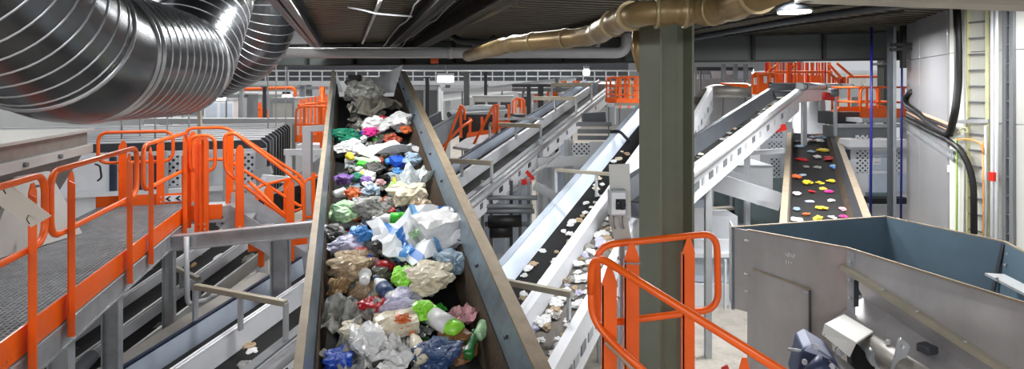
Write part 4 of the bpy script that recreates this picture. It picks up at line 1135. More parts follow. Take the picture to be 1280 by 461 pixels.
# red brown rail below channel
t = thing('guardrail', 'short orange rail under the grey support channel', 'railing', P(320, 310, 8.0))
MB().bar(P(310, 309, 8.0), P(384, 299, 8.4), .05, .12).build('rail', ORANGE, t)
for x in (327, 362): a = P(x, 306, 8.05); MB().box((a.x - .04, 8.02, a.z - .3), (a.x + .04, 8.05, a.z)).build('post', ORANGE, t)

# ------------------------------------------------------------------ catwalk across the far hall
t = thing('far_catwalk', 'long grey catwalk with a pale railing crossing the far hall below the girder', 'catwalk', P(450, 104, 30))
Yc = 30
a = P(190, 88.5, Yc); b = P(800, 88.5, Yc)
MB().box((a.x, Yc, P(0, 106, Yc).z), (b.x, Yc + 1.4, P(0, 101, Yc).z)).build('deck', LGREY, t)
MB().box((a.x, Yc + 1.5, P(0, 102, Yc).z), (b.x, Yc + 1.6, P(0, 95, Yc).z)).build('back_board', DGREY, t)
MB().box((a.x, Yc + 3, P(0, 98, Yc).z), (b.x, Yc + 3.2, P(0, 84, Yc).z + .6)).build('rear_cladding', DGREY, t)
MB().cyl((a.x, Yc, a.z), (b.x, Yc, b.z), .04, 8).build('top_rail', GALV_L, t)
MB().cyl((a.x, Yc, a.z - .3), (b.x, Yc, b.z - .3), .03, 8).build('knee_rail', GALV_L, t)
for i in range(44):
    x = a.x + (b.x - a.x) * i / 43
    MB().box((x - .03, Yc - .03, P(0, 101, Yc).z), (x + .03, Yc + .03, a.z)).build('post', LGREY, t)
for px in (380, 470, 558, 583, 607, 700): 
    x = P(px, 0, Yc).x; MB().box((x - .12, Yc + .6, 0), (x + .12, Yc + .8, P(0, 101, Yc).z)).build('leg', MGREY, t)
# far sloping conveyor gallery (white) right of the main belt
t = thing('far_gallery', 'long pale sloping gallery in the far hall between the main belt and the column', 'gallery', P(600, 120, 26))
m = MB(); m.prism([P(520, 121, 26), P(720, 97, 30), P(720, 104, 30), P(520, 131, 26)], Vector((0, .8, 0))); m.build('side', WHITE, t)
m = MB(); m.bar(P(520, 120.5, 25.9), P(720, 96.5, 29.9), .1, .12); m.build('top_edge', MGREY, t)
for px in (560, 640, 690):
    a = P(px, 118, 27); MB().box((a.x - .1, 27, 0), (a.x + .1, 27.2, a.z)).build('leg', LGREY, t)

# far lamps seen under the girder
for i, (x, y, Y, l) in enumerate(((276, 122, 26, 'bright far lamp just right of the spiral duct'), (359, 121.5, 26, 'bright far lamp above the white cabinet left of the main belt'), (557, 99, 24, 'wide bright far lamp right of the top of the main belt'), (733, 90.5, 22, 'round far lamp under the girder left of the column'), (487, 99, 30, 'small far lamp over the top end of the main belt'), (938, 90, 24, 'small far lamp right of the column beside the orange cage'))):
    t = thing('hall_lamp', l, 'lamp', P(x, y, Y))
    wd = (5, 5, 10, 3.5, 3, 3)[i]; p = P(x, y, Y); w2 = wd / FOC * Y
    MB().tube([(p.x - w2, Y, p.z), (p.x + w2, Y, p.z)], .12 if i != 2 else .13, 12).build('tube', LAMP_D, t)
    MB().box((p.x - w2, Y - .1, p.z + .15), (p.x + w2, Y + .1, p.z + .25)).build('housing', LGREY, t)
    MB().cyl((p.x, Y, p.z + .25), (p.x, Y, EYE + 7), .02, 6).build('hanger', MGREY, t)

# far machinery blocks, each standing on the hall floor
def block(x0, y0, x1, Y, D, mm, label, name='machine_cabinet', cat='cabinet', panels=2, dark=0, roof=True, pm=None, group=None):
    a = P(x0, y0, Y); b = P(x1, y0, Y)
    t = thing(name, label, cat, ((a.x + b.x) / 2, Y + D / 2, 0), group)
    MB().box((a.x, Y, 0), (b.x, Y + D, a.z)).build('body', mm, t)
    if roof: MB().box((a.x - .05, Y - .05, a.z), (b.x + .05, Y + D + .05, a.z + .06)).build('roof', LGREY, t)
    W_ = (b.x - a.x) / max(1, panels)
    for i in range(panels):
        MB().box((a.x + W_ * (i + .1), Y - .02, max(.2, a.z - 2.2)), (a.x + W_ * (i + .9), Y - .001, a.z - .15)).build('door', pm or (WHITE_B if i % 2 else WHITE), t)
    return t
block(255, 125, 292, 27, 3, WHITE, 'white cabinet in the far hall just right of the spiral duct', panels=2, pm=WHITE_B)
block(298, 118, 310, 25, 1, MGREY, 'grey upright cabinet between two white ones in the far hall', panels=1, pm=LGREY)
block(338, 124, 368, 22, 3, LGREY, 'pale grey cabinet in the far hall left of the orange platform', panels=1, pm=CREAM)
block(180, 150, 250, 30, 3, WHITE, 'white machine block low behind the left railings', panels=5)
t = thing('pipe_run', 'long white pipe bridge above the sorting machine', 'pipe', P(250, 150, 20))
MB().box((P(180, 152, 20).x, 20, P(0, 155, 20).z), (P(380, 149, 20).x, 20.4, P(0, 148, 20).z)).build('beam', WHITE, t)
for px in (200, 260, 320, 366): x = P(px, 0, 20).x; MB().box((x - .06, 20.1, 0), (x + .06, 20.25, P(0, 150, 20).z)).build('leg', LGREY, t)
tag(MB().tube(fillet([P(290, 112, 24), P(366, 109.5, 24), P(369, 113, 24), P(369, 140, 24)], .3), .07, 8).build('pipe', ORANGE_F), 'thin orange pipe below the far catwalk on the left', 'pipe')
t = thing('steel_stair', 'far orange stair frame showing between the white cabinets on the left', 'frame', P(320, 140, 28))
for px in (313, 318, 324, 330): a = P(px, 128, 28); MB().box((a.x - .06, 28, 0), (a.x + .06, 28.1, a.z)).build('post', ORANGE_F, t)
MB().bar(P(310, 143, 27.9), P(336, 143, 27.9), .08, .4).build('rail', ORANGE_F, t)
MB().bar(P(312, 128, 27.9), P(336, 140, 27.9), .08, .12).build('stringer', ORANGE_F, t)

# ------------------------------------------------------------------ orange crossing behind the top of the main belt
t = thing('crossing_stair', 'orange railed crossing stair behind the right rim of the main belt', 'stair', P(600, 185, 14))
for (pp) in ([(555, 190, 13.6), (576, 131, 13.6), (581, 138, 14.2), (581, 150, 14.2)], [(590, 184, 13.5), (617, 132, 13.5), (622, 131, 13.5), (622, 164, 13.5)], [(553, 184, 13.4), (575, 160, 13.4), (590, 150, 13.6)]):
    MB().tube(fillet([P(*q) for q in pp], .12), .03, 8).build('handrail', ORANGE_F, t)
for (x, y0, y1, Y) in ((576, 133, 172, 13.6), (587.5, 147, 168, 14.4), (602.5, 146, 166, 14.4), (617.5, 134, 166, 13.6), (622, 130, 164, 14.2), (636, 130, 160, 14.6)):
    a = P(x, y0, Y); b = P(x, y1, Y); MB().box((a.x - .035, Y, b.z), (a.x + .035, Y + .012, a.z)).build('post', ORANGE_F, t)
a = P(582, 170, 14.2); m = MB(); m.prism([P(584, 166, 14.2), P(620, 161, 14.2), P(620, 166.5, 14.2), P(583, 171.5, 14.2)], Vector((0, .01, 0))); m.build('toe_board', ORANGE_F, t)
m = MB(); m.prism([P(566, 183, 13.5), P(584, 172, 14.2), P(618, 166, 14.2), P(602, 178, 13.5), P(588, 186, 13.2)], Z0 * -.06); m.build('deck', GALV, t)
pxbox(574, 143, 618, 182, 15.2, 1.0).build('dark_drive_unit', BLACK, t)
m = MB(); m.bar(P(621, 148.5, 14), P(680, 148.5, 14), .06, .06); m.build('bar', LGREY, t)
m = MB(); m.prism([P(621, 151, 14.3), P(638, 151, 14.3), P(634, 158, 14.3), P(621, 162, 14.3)], Vector((0, .01, 0))); m.build('orange_plate', ORANGE_F, t)
t = cage('guardrail', 'far orange guardrail of two bays above the double conveyor', 641, 656, 123, 146, 17, 0, 2, 0, False)
# upper bent conveyor behind it
FQ = Fam(927, -60, (560, 158), 14.6)
wq = FQ.hit(560, 150)[0]
qa, qb = FQ.s(512, wq), FQ.s(578, wq)
t = conveyor(FQ, wq - .75, wq, qa, qb, 'dark bent conveyor rising beside the top of the main belt', depth=.25, rim=(.06, .1), side=(.3, .6), mats=dict(rimR=DGREY, sideR=MGREY, inL=DGREY, rimL=DGREY))
p = FQ(wq, qb, 0)
m = MB(); 
fl_ = [p + Vector((.9 * i, .5 * i, .0)) for i in range(3)]
m.bar(p + Vector((-.05, .2, -.25)), p + Vector((1.3, .6, -.2)), .6, .5); m.build('head_box', MGREY, t, .03)
m = MB(); m.cyl(p + Vector((1.25, .1, -.25)), p + Vector((1.75, .3, -.25)), .2, 14); m.build('drive_motor', BLACK, t)
m = MB(); m.tube([p + Vector((-.35, -.2, -.1)), p + Vector((.0, .15, .04)), p + Vector((.5, .4, .08)), p + Vector((1.2, .6, .05))], .12, 10); m.build('edge_tube', MGREY, t)
# far pale block right of it
t = block(648, 118, 700, 24, 2, WHITE, 'far white machine front with dark windows above the double conveyor', panels=4, pm=LGREY)
for i, (x, y, w, h, mm) in enumerate(((645, 122, 6, 12, ORANGE_F), (655, 121, 4, 12, DGREY), (668, 118, 8, 10, ORANGE_F), (684, 112, 12, 10, ORANGE_F), (702, 101, 6, 6, ORANGE_F), (716, 101, 9, 7, ORANGE_F), (745, 102, 14, 8, ORANGE_F), (756, 101, 6, 9, DGREY))):
    Y = 22 + i * .2  # small far coloured panels with a pale window each, not cabinets
    tt = thing('far_panel', ['small far orange panel left of the others above the double conveyor', 'dark narrow far panel beside the leftmost orange one', 'far orange panel, second of the row', 'wide far orange panel, third of the row', 'small far orange panel near the first crossbar top', 'far orange panel left of the pale blue hood', 'long far orange panel at the head of the double conveyor', 'dark far panel at the head of the double conveyor'][i], 'panel', P(x, y + h, Y))
    pxbox(x, y, x + w, y + h, Y, .3).build('panel', mm, tt)
    pxbox(x + w * .2, y + h * .25, x + w * .5, y + h * .8, Y - .05, .05).build('window', WHITE if mm is ORANGE_F else LGREY, tt)
t = thing('hood', 'pale blue sheet hood at the head of the double conveyor', 'hood', P(735, 115, 21))
m = MB(); m.prism([P(716, 116, 21), P(738, 103, 21), P(748, 103, 21), P(750, 116, 21), P(730, 126, 21)], Vector((0, .8, 0))); m.build('hood', WHITE_B, t)

# orange cage left of the column
t = cage('guardrail', 'orange and yellow railed bay just left of the column', 770, 802, 96, 130, 16, 1.6, 3, 2, True)
for i in range(5):
    a = P(774 + i * 6, 99, 17.2); MB().box((a.x, 17.2, P(0, 128, 17.2).z), (a.x + .08, 17.24, a.z)).build('picket', ORANGE_F if i % 2 else YELLOW, t)

# ------------------------------------------------------------------ white frames and cabinets below the double conveyor
t = thing('white_gantry', 'white steel gantry under the double conveyor with a perforated panel', 'frame', P(700, 230, 13))
m = MB(); m.bar(P(672, 203, 13), P(745, 199, 13), .16, .22); m.build('beam', WHITE, t)
for px in (708, 714, 676): a = P(px, 175, 13); MB().box((a.x - .05, 13, 0), (a.x + .05, 13.1, a.z)).build('leg', LGREY, t)
pxbox(715, 179, 737, 194, 12.9, .04).build('perforated_panel', PERF_S, t)
pxbox(737, 177, 760, 194, 12.95, .04).build('plain_panel', WHITE, t)
for y in (155, 164, 172): 
    m = MB(); m.bar(P(722, y, 13.2), P(764, y, 13.2), .1, .1); m.build('cross_tube', MGREY, t)
m = MB(); m.bar(P(728, 148, 13.4), P(756, 146, 13.4), .3, .25); m.build('dark_unit', DGREY, t)
t = thing('scaffold', 'grey tube scaffold with black rollers under the double conveyor', 'frame', P(630, 300, 10.5))
for px in (603, 614, 639, 650, 661): a = P(px, 225, 10.5); MB().box((a.x - .03, 10.5, 0), (a.x + .03, 10.56, P(px, 226, 10.5).z)).build('upright', MGREY if px != 639 else DGREY, t)
for (y, x0, x1) in ((247, 600, 672), (258, 600, 666), (264, 600, 668), (280, 606, 660)): MB().cyl(P(x0, y, 10.4), P(x1, y, 10.4), .045, 10).build('cross_tube', MGREY, t)
for (y, x0, x1) in ((277, 610, 652), (290, 612, 640)): MB().cyl(P(x0, y, 10.2), P(x1, y - 1, 10.2), .11, 14).build('roller', BLACK, t)
m = MB(); m.bar(P(668, 232, 11), P(700, 247, 11), .12, .16); m.build('brace', LGREY, t)
block(600, 214, 665, 12.8, 1.5, WHITE, 'white cabinet low behind the tube scaffold', panels=4, pm=WHITE_B)
block(672, 206, 760, 14.2, 1.2, WHITE, 'white cabinet row low between the double conveyor and the steep belts', panels=4)
pts = [P(590, 272, 10.8), P(630, 246, 11.2), P(662, 222, 11.6), P(700, 190, 12.6)]
tag(MB().tube(fillet(pts, .4), .04, 8).build('conduit', GALV), 'thin conduit slanting along the underside of the double conveyor', 'conduit')
t = thing('valve', 'small red valve with two handles on the conduit under the double conveyor', 'valve', P(660, 222, 11.3))
m = MB(); m.bar(P(650, 227.5, 11.3), P(664, 227, 11.3), .08, .1); m.build('valve_body', RED, t)
m = MB(); m.bar(P(658, 214, 11.3), P(667, 224, 11.3), .06, .07); m.build('valve_handle', RED, t)
m = MB(); m.cyl(P(640, 241, 11.2), P(655, 230, 11.3), .03, 8); m.build('valve_stem', GALV, t)

# ------------------------------------------------------------------ right of the column
block(866, 250, 882, 10.5, .3, WHITE_B, 'narrow pale blue cabinet strip touching the right edge of the column', panels=1, roof=False)
t = thing('glazed_cabin', 'grey green glazed cabin behind the hopper with a black roller in it', 'cabin', P(920, 285, 13))
pxbox(872, 222, 988, 288, 13, .1).build('glass_wall', GLASS, t)
pxbox(919, 238, 966, 283, 12.7, .12).build('front_panel', GLASS, t)
for px in (888, 913): pxbox(px, 228, px + 4, 262, 12.9, .08).build('mullion', WHITE, t)
m = MB(); m.cyl(P(879, 272, 12.5), P(917, 270, 12.5), .13, 16); m.build('roller', BLACK, t)
m = MB(); m.bar(P(876, 262, 12.55), P(916, 259.5, 12.55), .2, .05); m.build('shelf', CREAM_B, t)
pxbox(872, 280, 930, 290, 12.4, .6).build('sill', LGREY, t)
t = thing('roof_brace', 'white sloping steel beam above the glazed cabin', 'beam', P(930, 240, 12))
m = MB(); m.bar(P(878, 222, 11.6), P(972, 251, 11.6), .3, .36); m.build('beam', WHITE, t)
MB().bar(P(905, 238.5, 11.5), P(922, 244, 11.5), .1, .1).build('bracket', WHITE, t); MB().bar(P(945, 252, 11.5), P(965, 256, 11.5), .1, .1).build('bracket', WHITE, t)
m = MB(); m.bar(P(868, 247, 11.4), P(890, 228, 11.4), .12, .12); m.build('stay', MGREY, t)
t = thing('white_cabinet', 'plain white cabinet standing between the bent conveyor and the narrow belt', 'cabinet', P(950, 235, 13))
pxbox(921, 208, 966, 244, 12.8, 1.0).build('body', WHITE, t)
pxbox(921, 206.5, 966, 208.5, 12.75, 1.1).build('top', LGREY, t)
t = thing('white_stand', 'white stand with one slender post beside the bent conveyor', 'frame', P(935, 228, 12.4))
a = P(935, 190, 12.3); MB().box((a.x - .05, 12.3, 0), (a.x + .05, 12.4, a.z)).build('post', WHITE, t)
MB().bar(P(938, 191, 12.35), P(980, 188, 12.35), .1, .1).build('arm', WHITE, t)
MB().bar(P(909, 216, 12.3), P(935, 224, 12.3), .1, .12).build('arm', WHITE, t)
def perfcab(x0, y0, x1, y1, Y, label, rows):
    t = thing('perforated_cabinet', label, 'cabinet', P((x0 + x1) / 2, y1, Y))
    pxbox(x0, y0, x1, y1, Y, .6).build('body', WHITE, t)
    for (a0, b0, a1, b1) in rows: pxbox(a0, b0, a1, b1, Y - .02, .02).build('perforated_panel', PERF_S, t)
    return t
perfcab(950, 152, 990, 235, 14.0, 'white cabinet with perforated panels left of the narrow belt', [(960, 165, 979, 172), (961, 177, 978, 187), (964, 197, 976, 222)])
t = perfcab(1060, 182, 1140, 278, 12.5, 'white cabinet with perforated panels and a notice right of the narrow belt', [(1071, 188, 1085, 216), (1115, 186, 1128, 216), (1070, 169, 1085, 176)])
pxbox(1091, 192, 1109, 212, 12.46, .03).build('blue_door', WHITE_B, t)
n = pxbox(1092, 194, 1101, 206, 12.44, .02).build('notice', PAPER if 0 else WHITE, t)
for y in (196.5, 202.5): pxbox(1093.5, y, 1099.5, y + .7, 12.435, .004).build('notice_line', MGREY, n)
pxbox(1088, 218, 1140, 240, 12.4, .08).build('lower_panel', WHITE_B, t)
pxbox(1062, 175, 1140, 184, 12.0, .4).build('white_rail', WHITE, t)
pxbox(1085, 241, 1120, 247, 12.3, .1).build('window', GLASS, t)
m = MB(); m.bar(P(1084, 250, 12.1), P(1132, 250, 12.1), .25, .12); m.build('dark_slot', BLACK, t)
pxbox(1057, 187, 1063, 200, 12.45, .04).build('dark_window', DGREY, t)
t = thing('duct_box', 'grey sheet box and rail under the orange cage on the right', 'box', P(1090, 175, 13))
pxbox(1046, 158, 1112, 172, 13.2, .6).build('box', MGREY, t)
pxbox(1044, 140, 1078, 156, 14, .8).build('upper_box', DGREY, t)
m = MB(); m.bar(P(1046, 157, 13.1), P(1140, 157, 13.1), .1, .08); m.build('rail', LGREY, t)
t = cage('work_platform', 'red orange railed cage platform right of the narrow belt', 1076, 1137, 109, 147, 13.4, 1.2, 4, 1, True, kick=.22)
m = MB(); a = P(1079, 149, 13.3)
MB().box((P(1076, 0, 13.4).x, 13.35, P(0, 153, 13.4).z), (P(1137, 0, 13.4).x, 13.4, P(0, 147, 13.4).z)).build('deck_edge', LGREY, t)
for px in (1079, 1092, 1113, 1134): a = P(px, 147, 13.45); MB().box((a.x - .06, 13.5, 0), (a.x + .06, 13.62, a.z)).build('leg', LGREY, t)
pxbox(1091, 132, 1108, 146, 14.2, .3).build('orange_box', ORANGE_F, t)
m = MB(); m.prism([P(1044, 140, 13.6), P(1056, 139, 13.6), P(1050, 133, 13.6)], Vector((0, .2, 0))); 
tag(m.build('warning_wedge', ORANGE_F), 'small orange wedge shaped guard left of the cage platform', 'guard')
tag(MB().bar(P(968, 162, 11.5), P(981, 158.5, 11.5), .12, .12).build('guard_block', RED), 'red guard block under the bent conveyor', 'guard')
t = thing('motor_mount', 'dark red motor mount under the level end of the bent conveyor', 'motor', P(1035, 125, 13))
m = MB(); m.bar(P(1029, 120, 13), P(1042, 121, 13), .1, .18); m.build('mount', RED, t)
m = MB(); m.cyl(P(1036, 116, 13), P(1046, 116, 13), .1, 12); m.build('motor', MGREY, t)
a = P(1045, 122, 13); MB().box((a.x - .03, 13, P(0, 170, 13).z), (a.x + .03, 13.06, a.z)).build('stand', LGREY, t)

# dense orange stairs and railings far right
t = cage('guardrail', 'rounded orange guardrail loop in front of the far orange stairs', 940, 970, 91, 110, 18, 0, 2, 0, False)
pxbox(941, 92, 969, 118, 18.6, .1).build('orange_panel', ORANGE_F, t)
for (x, y) in ((943, 97), (955, 95), (963, 97)): pxbox(x, y, x + 4, y + 9, 18.5, .05).build('window', WHITE, t)
t = thing('orange_stairs', 'dense orange railings and stairs in the far hall under the right of the girder', 'stair', P(1020, 105, 22))
R2 = random.Random(5)
for i in range(30):
    x = 958 + i * 3.5 + R2.uniform(-1, 1); Y = 20 + R2.uniform(0, 5)
    a = P(x, 78, Y); b = P(x, 106, Y); w = R2.choice((.05, .08, .12))
    MB().box((a.x - w / 2, Y, b.z), (a.x + w / 2, Y + .04, a.z if i < 24 else P(x, 96, Y).z)).build('post', ORANGE_F if i % 3 else RED, t)
for (x0, y0, x1, y1, Y) in ((960, 90, 1040, 90, 20.5), (970, 82, 955, 95, 20), (985, 90, 996, 78, 20.4), (1034, 89, 1048, 101, 20.3), (1046, 79, 1066, 96, 20.6), (1036, 80, 1052, 98, 20.8), (1060, 96, 1100, 96, 22)):
    MB().tube([P(x0, y0, Y), P(x1, y1, Y)], .05, 8).build('handrail', ORANGE_F, t)
for k in range(3): MB().box((P(958 + 26 * k, 0, 23).x, 23, P(0, 108, 23).z), (P(978 + 26 * k, 0, 23).x, 23.1, P(0, 92 + k, 23).z)).build('orange_panel', ORANGE_F, t)
MB().box((P(955, 0, 20).x, 20, P(0, 109, 20).z), (P(1085, 0, 20).x, 25, P(0, 107, 20).z)).build('deck', LGREY, t)
for px in (960, 1010, 1070): a = P(px, 108, 21); MB().box((a.x - .08, 21, 0), (a.x + .08, 21.15, a.z)).build('leg', LGREY, t)
block(960, 88, 1110, 32, 3, WHITE, 'tall white far cabinet behind the orange stairs', panels=6, roof=False, pm=CREAM)
t = thing('far_column', 'grey far column behind the double service post', 'column', P(1110, 110, 16))
pxbox(1105, 60, 1118, 150, 16.0, .3).build('shaft', GIRDER, t); pxbox(1103, 78, 1120, 81, 15.9, .5).build('cap', MGREY, t)
# far pale windows right of the column
t = block(868, 90, 940, 22, 2, LGREY, 'far grey cabinet with pale windows just right of the column', panels=0)
for (x0, x1, y0, y1, mm) in ((872, 879, 93, 99, WHITE), (880, 888, 93, 99, WHITE_B), (890, 903, 89, 98, WHITE), (909, 919, 88, 93, WHITE), (921, 931, 89, 98, WHITE_B)): pxbox(x0, y0, x1, y1, 21.9, .06).build('window', mm, t)
for px in (905, 920, 933): a = P(px, 80, 18); MB().box((a.x - .06, 18, P(0, 100, 18).z), (a.x + .06, 18.1, a.z)).build('upright', MGREY, t)
# white kick panels behind the guardrail near the floor
t = thing('white_partition', 'low white panel partition on the floor right of the column', 'partition', P(895, 385, 10.0))
pxbox(862, 300, 932, 320, 10.3, .1).build('upper_panel', WHITE, t)
pxbox(862, 322, 932, 352, 10.35, .1).build('panel', WHITE_B, t)
pxbox(862, 355, 932, 384, 10.3, .1).build('lower_panel', WHITE, t)
pxbox(860, 317, 932, 322, 10.2, .25).build('rail', WHITE, t)
for px in (906, 913): pxbox(px, 325, px + 2.5, 388, 10.1, .06).build('post', WHITE, t)
t2 = thing('white_cabinet', 'tall white cabinet behind the partition right of the column', 'cabinet', P(895, 300, 11.2))
pxbox(862, 270, 922, 300, 11.0, .6).build('body', WHITE, t2); pxbox(866, 276, 890, 296, 10.98, .03).build('door', WHITE_B, t2)

# ------------------------------------------------------------------ more of the far hall, seen as narrow bands
for i, (x, y0, Y, w, mm, l) in enumerate((
    (534, 96, 21, .14, DGREY, 'dark far post just right of the top of the main belt'), (583, 90, 21, .2, MGREY, 'grey far post rising beside the bent conveyor'),
    (607, 90, 22, .12, DGREY, 'thin dark far post right of the grey one beside the bent conveyor'), (661, 106, 20, .14, DGREY, 'dark far post left of the rounded orange guardrail of two bays'),
    (676, 105, 20.5, .2, DGREY, 'dark far post behind the crossbars of the double conveyor'), (696, 97, 24, .14, MGREY, 'grey far post over the double conveyor under the catwalk'),
    (228, 100, 24, .12, LGREY, 'pale far post left of the big duct bend'), (301, 108, 23, .14, LGREY, 'pale far post beside the grey upright cabinet'),
    (330, 108, 23.5, .12, DGREY, 'dark far post left of the pale grey far cabinet'), (377, 106, 24, .16, MGREY, 'grey far post behind the orange pickets'))):
    a = P(x, y0, Y); t = thing('hall_post', l, 'post', (a.x, Y, 0))
    MB().box((a.x - w / 2, Y, 0), (a.x + w / 2, Y + w, a.z)).build('shaft', mm, t)
    MB().box((a.x - w, Y - .05, a.z - .05), (a.x + w, Y + w + .05, a.z)).build('head_plate', mm, t)
for (x0, x1, y, Y, mm, l) in ((190, 410, 110, 25, MGREY, 'grey cable duct below the catwalk on the left of the main belt'), (190, 372, 116, 26, WHITE, 'white pipe below the grey cable duct on the left'), (515, 640, 112, 23, WHITE, 'white pipe below the far sloping gallery'), (640, 775, 112, 22.5, MGREY, 'grey cable duct behind the upper crossbars'), (640, 790, 107, 24, DGREY, 'dark cable duct behind the head of the double conveyor'), (870, 940, 86, 21, DGREY, 'dark cable duct right of the column under the girder')):
    t = thing('cable_duct', l, 'duct', P((x0 + x1) / 2, y, Y))
    MB().bar(P(x0, y, Y), P(x1, y, Y), .2, .13).build('trunking', mm, t)
    for q in (.1, .5, .9):
        a = P(x0 + (x1 - x0) * q, y, Y); MB().box((a.x - .03, Y + .1, 0), (a.x + .03, Y + .16, a.z)).build('support', MGREY, t)
block(592, 122, 640, 19, 1.2, CHUTE_L, 'far pale cabinet behind the orange crossing stair', panels=3, pm=DGREY)
block(700, 118, 716, 25, 1.2, WHITE_B, 'small pale blue far cabinet left of the pale blue hood', panels=1)
block(514, 108, 548, 22, 1.5, WHITE, 'far white cabinet beside the top right rim of the main belt', panels=2, pm=MGREY)
# ================================================================== waste
import bmesh
def blob_mesh(name, seed, sq=(1, .8, .5), amp=.35, sub=3, sharp=.3):
    bm = bmesh.new(); bmesh.ops.create_icosphere(bm, subdivisions=sub, radius=.5)
    o = Vector((seed * 7.3, seed * 3.1, seed * 1.7))
    for v in bm.verts:
        p = v.co * 2
        n = noise.noise(p * 1.2 + o) * amp + abs(noise.noise(p * 2.3 + o)) * sharp * .5
        q = v.co * (1 + n) + noise.noise_vector(p * 1.7 + o) * .16 + noise.noise_vector(p * 4.2 + o) * .075 + noise.noise_vector(p * 9 + o) * .022
        v.co = Vector((q.x * sq[0], q.y * sq[1], q.z * sq[2]))
    zmin = min(v.co.z for v in bm.verts)
    for v in bm.verts: v.co.z -= zmin
    me = bpy.data.meshes.new(name); bm.to_mesh(me); bm.free(); return me
def sheet_mesh(name, seed, n=11, wave=.22, asp=.8):
    rr = random.Random(seed); o = Vector((seed * 5.1, seed * 2.3, 0)); vs = []; fs = []
    for side in (0, 1):
        for i in range(n):
            for j in range(n):
                x = i / (n - 1) - .5; y = j / (n - 1) - .5
                e = 1 + .35 * noise.noise(Vector((x * 3, y * 3, 3)) + o)
                z = wave * (noise.noise(Vector((x * 3.5, y * 3.5, 0)) + o) + .6 * abs(noise.noise(Vector((x * 8, y * 8, 1)) + o))) + .12
                vs.append((x * e, y * e * asp, max(0, z) + (.012 if side else 0)))
    N = n * n
    for i in range(n - 1):
        for j in range(n - 1):
            a = i * n + j; fs.append((a, a + n, a + n + 1, a + 1)); b = a + N; fs.append((b, b + 1, b + n + 1, b + n))
    ring = [i * n for i in range(n)] + [(n - 1) * n + j for j in range(1, n)] + [i * n + n - 1 for i in range(n - 2, -1, -1)] + [j for j in range(n - 2, 0, -1)]
    for k in range(len(ring)):
        a, b = ring[k], ring[(k + 1) % len(ring)]; fs.append((a, b, b + N, a + N))
    me = bpy.data.meshes.new(name); me.from_pydata(vs, [], fs); me.update(); return me
def lathe_mesh(name, prof, seed=0, dent=.0, n=16):
    """lying body of revolution along x, resting on z = 0"""
    vs = []; fs = []; o = Vector((seed * 3.7, 1.3, seed)); rmax = max(r for _, r in prof)
    for x, r in prof:
        for k in range(n):
            a = 2 * math.pi * k / n; d = 1 + dent * noise.noise(Vector((x * 5, math.cos(a) * 1.5, math.sin(a) * 1.5)) + o)
            vs.append((x, r * d * math.cos(a), rmax + r * d * math.sin(a) * (1 - dent * .5)))
    m = len(prof)
    for i in range(m - 1):
        for k in range(n):
            l = (k + 1) % n; fs.append((i * n + k, i * n + l, (i + 1) * n + l, (i + 1) * n + k))
    fs.append(tuple(range(n - 1, -1, -1))); fs.append(tuple((m - 1) * n + k for k in range(n)))
    me = bpy.data.meshes.new(name); me.from_pydata(vs, [], fs)
    for p in me.polygons: p.use_smooth = True
    me.update(); return me
def pack_mesh(name, seed, asp=.65, th=.35, puff=.25):
    bm = bmesh.new(); bmesh.ops.create_cube(bm, size=1); bmesh.ops.subdivide_edges(bm, edges=bm.edges[:], cuts=5, use_grid_fill=True)
    o = Vector((seed * 2.9, seed, 0))
    for v in bm.verts:
        c = v.co.copy(); e = max(abs(c.x), abs(c.y)) * 2
        z = c.z * th * (1 + puff * (1 - e ** 3)) + .07 * noise.noise(Vector((c.x * 4, c.y * 4, c.z)) + o)
        k = 1 + .08 * noise.noise(c * 3 + o)
        v.co = Vector((c.x * k, c.y * asp * k, z))
    zmin = min(v.co.z for v in bm.verts)
    for v in bm.verts: v.co.z -= zmin
    me = bpy.data.meshes.new(name); bm.to_mesh(me); bm.free(); return me

def wmat(name, c, rough=.35, var=.2, c2=None, sc=9, metal=0, alpha=1, coat=.15):
    return mat('waste_' + name, c, rough, metal, var, sc, .25, c2=c2, alpha=alpha, coat=coat)
WM = dict(
    film=wmat('grey_film', (112, 112, 108), .3, .3, (186, 186, 180)), film_d=wmat('dirty_film', (74, 72, 64), .4, .3, (132, 128, 116)),
    white=wmat('white_film', (226, 226, 226), .35, .08), cream=wmat('cream_film', (214, 204, 180), .4, .15), beige=wmat('beige_card', (176, 154, 124), .7, .2),
    tan=wmat('tan_card', (160, 130, 90), .7, .2), dark=wmat('dark_film', (46, 46, 46), .4, .3, (84, 82, 78)), lav=wmat('lavender_film', (190, 188, 214), .35, .12),
    teal=wmat('teal_bag', (26, 122, 92), .35, .2), red=wmat('red_wrap', (184, 30, 38), .35, .2), mag=wmat('magenta_wrap', (210, 44, 132), .35, .2), orange=wmat('orange_wrap', (208, 104, 50), .35, .2),
    yellow=wmat('yellow_cup', (226, 202, 52), .35, .15), pgreen=wmat('pale_green', (168, 206, 160), .3, .2), rust=wmat('rust_wrap', (164, 72, 46), .4, .2), blue=wmat('blue_pack', (36, 84, 196), .3, .2),
    pblue=wmat('pale_blue_film', (146, 168, 186), .3, .2), purple=wmat('purple_film', (126, 92, 160), .35, .2), green=wmat('green_label', (62, 196, 48), .3, .15), lime=wmat('lime_bag', (150, 226, 70), .3, .15),
    dgreen=wmat('dark_green_bottle', (30, 110, 48), .25, .2), pink=wmat('pink_film', (222, 170, 176), .35, .15), sky=wmat('sky_blue_bag', (78, 148, 214), .35, .15), navy=wmat('navy_tub', (52, 76, 116), .4, .2),
    brown=wmat('brown_wrap', (128, 86, 50), .45, .25), silver=wmat('silver_foil', (190, 190, 192), .22, .15, metal=.8), clear=wmat('clear_plastic', (206, 214, 214), .15, .1, alpha=.6, coat=.4))

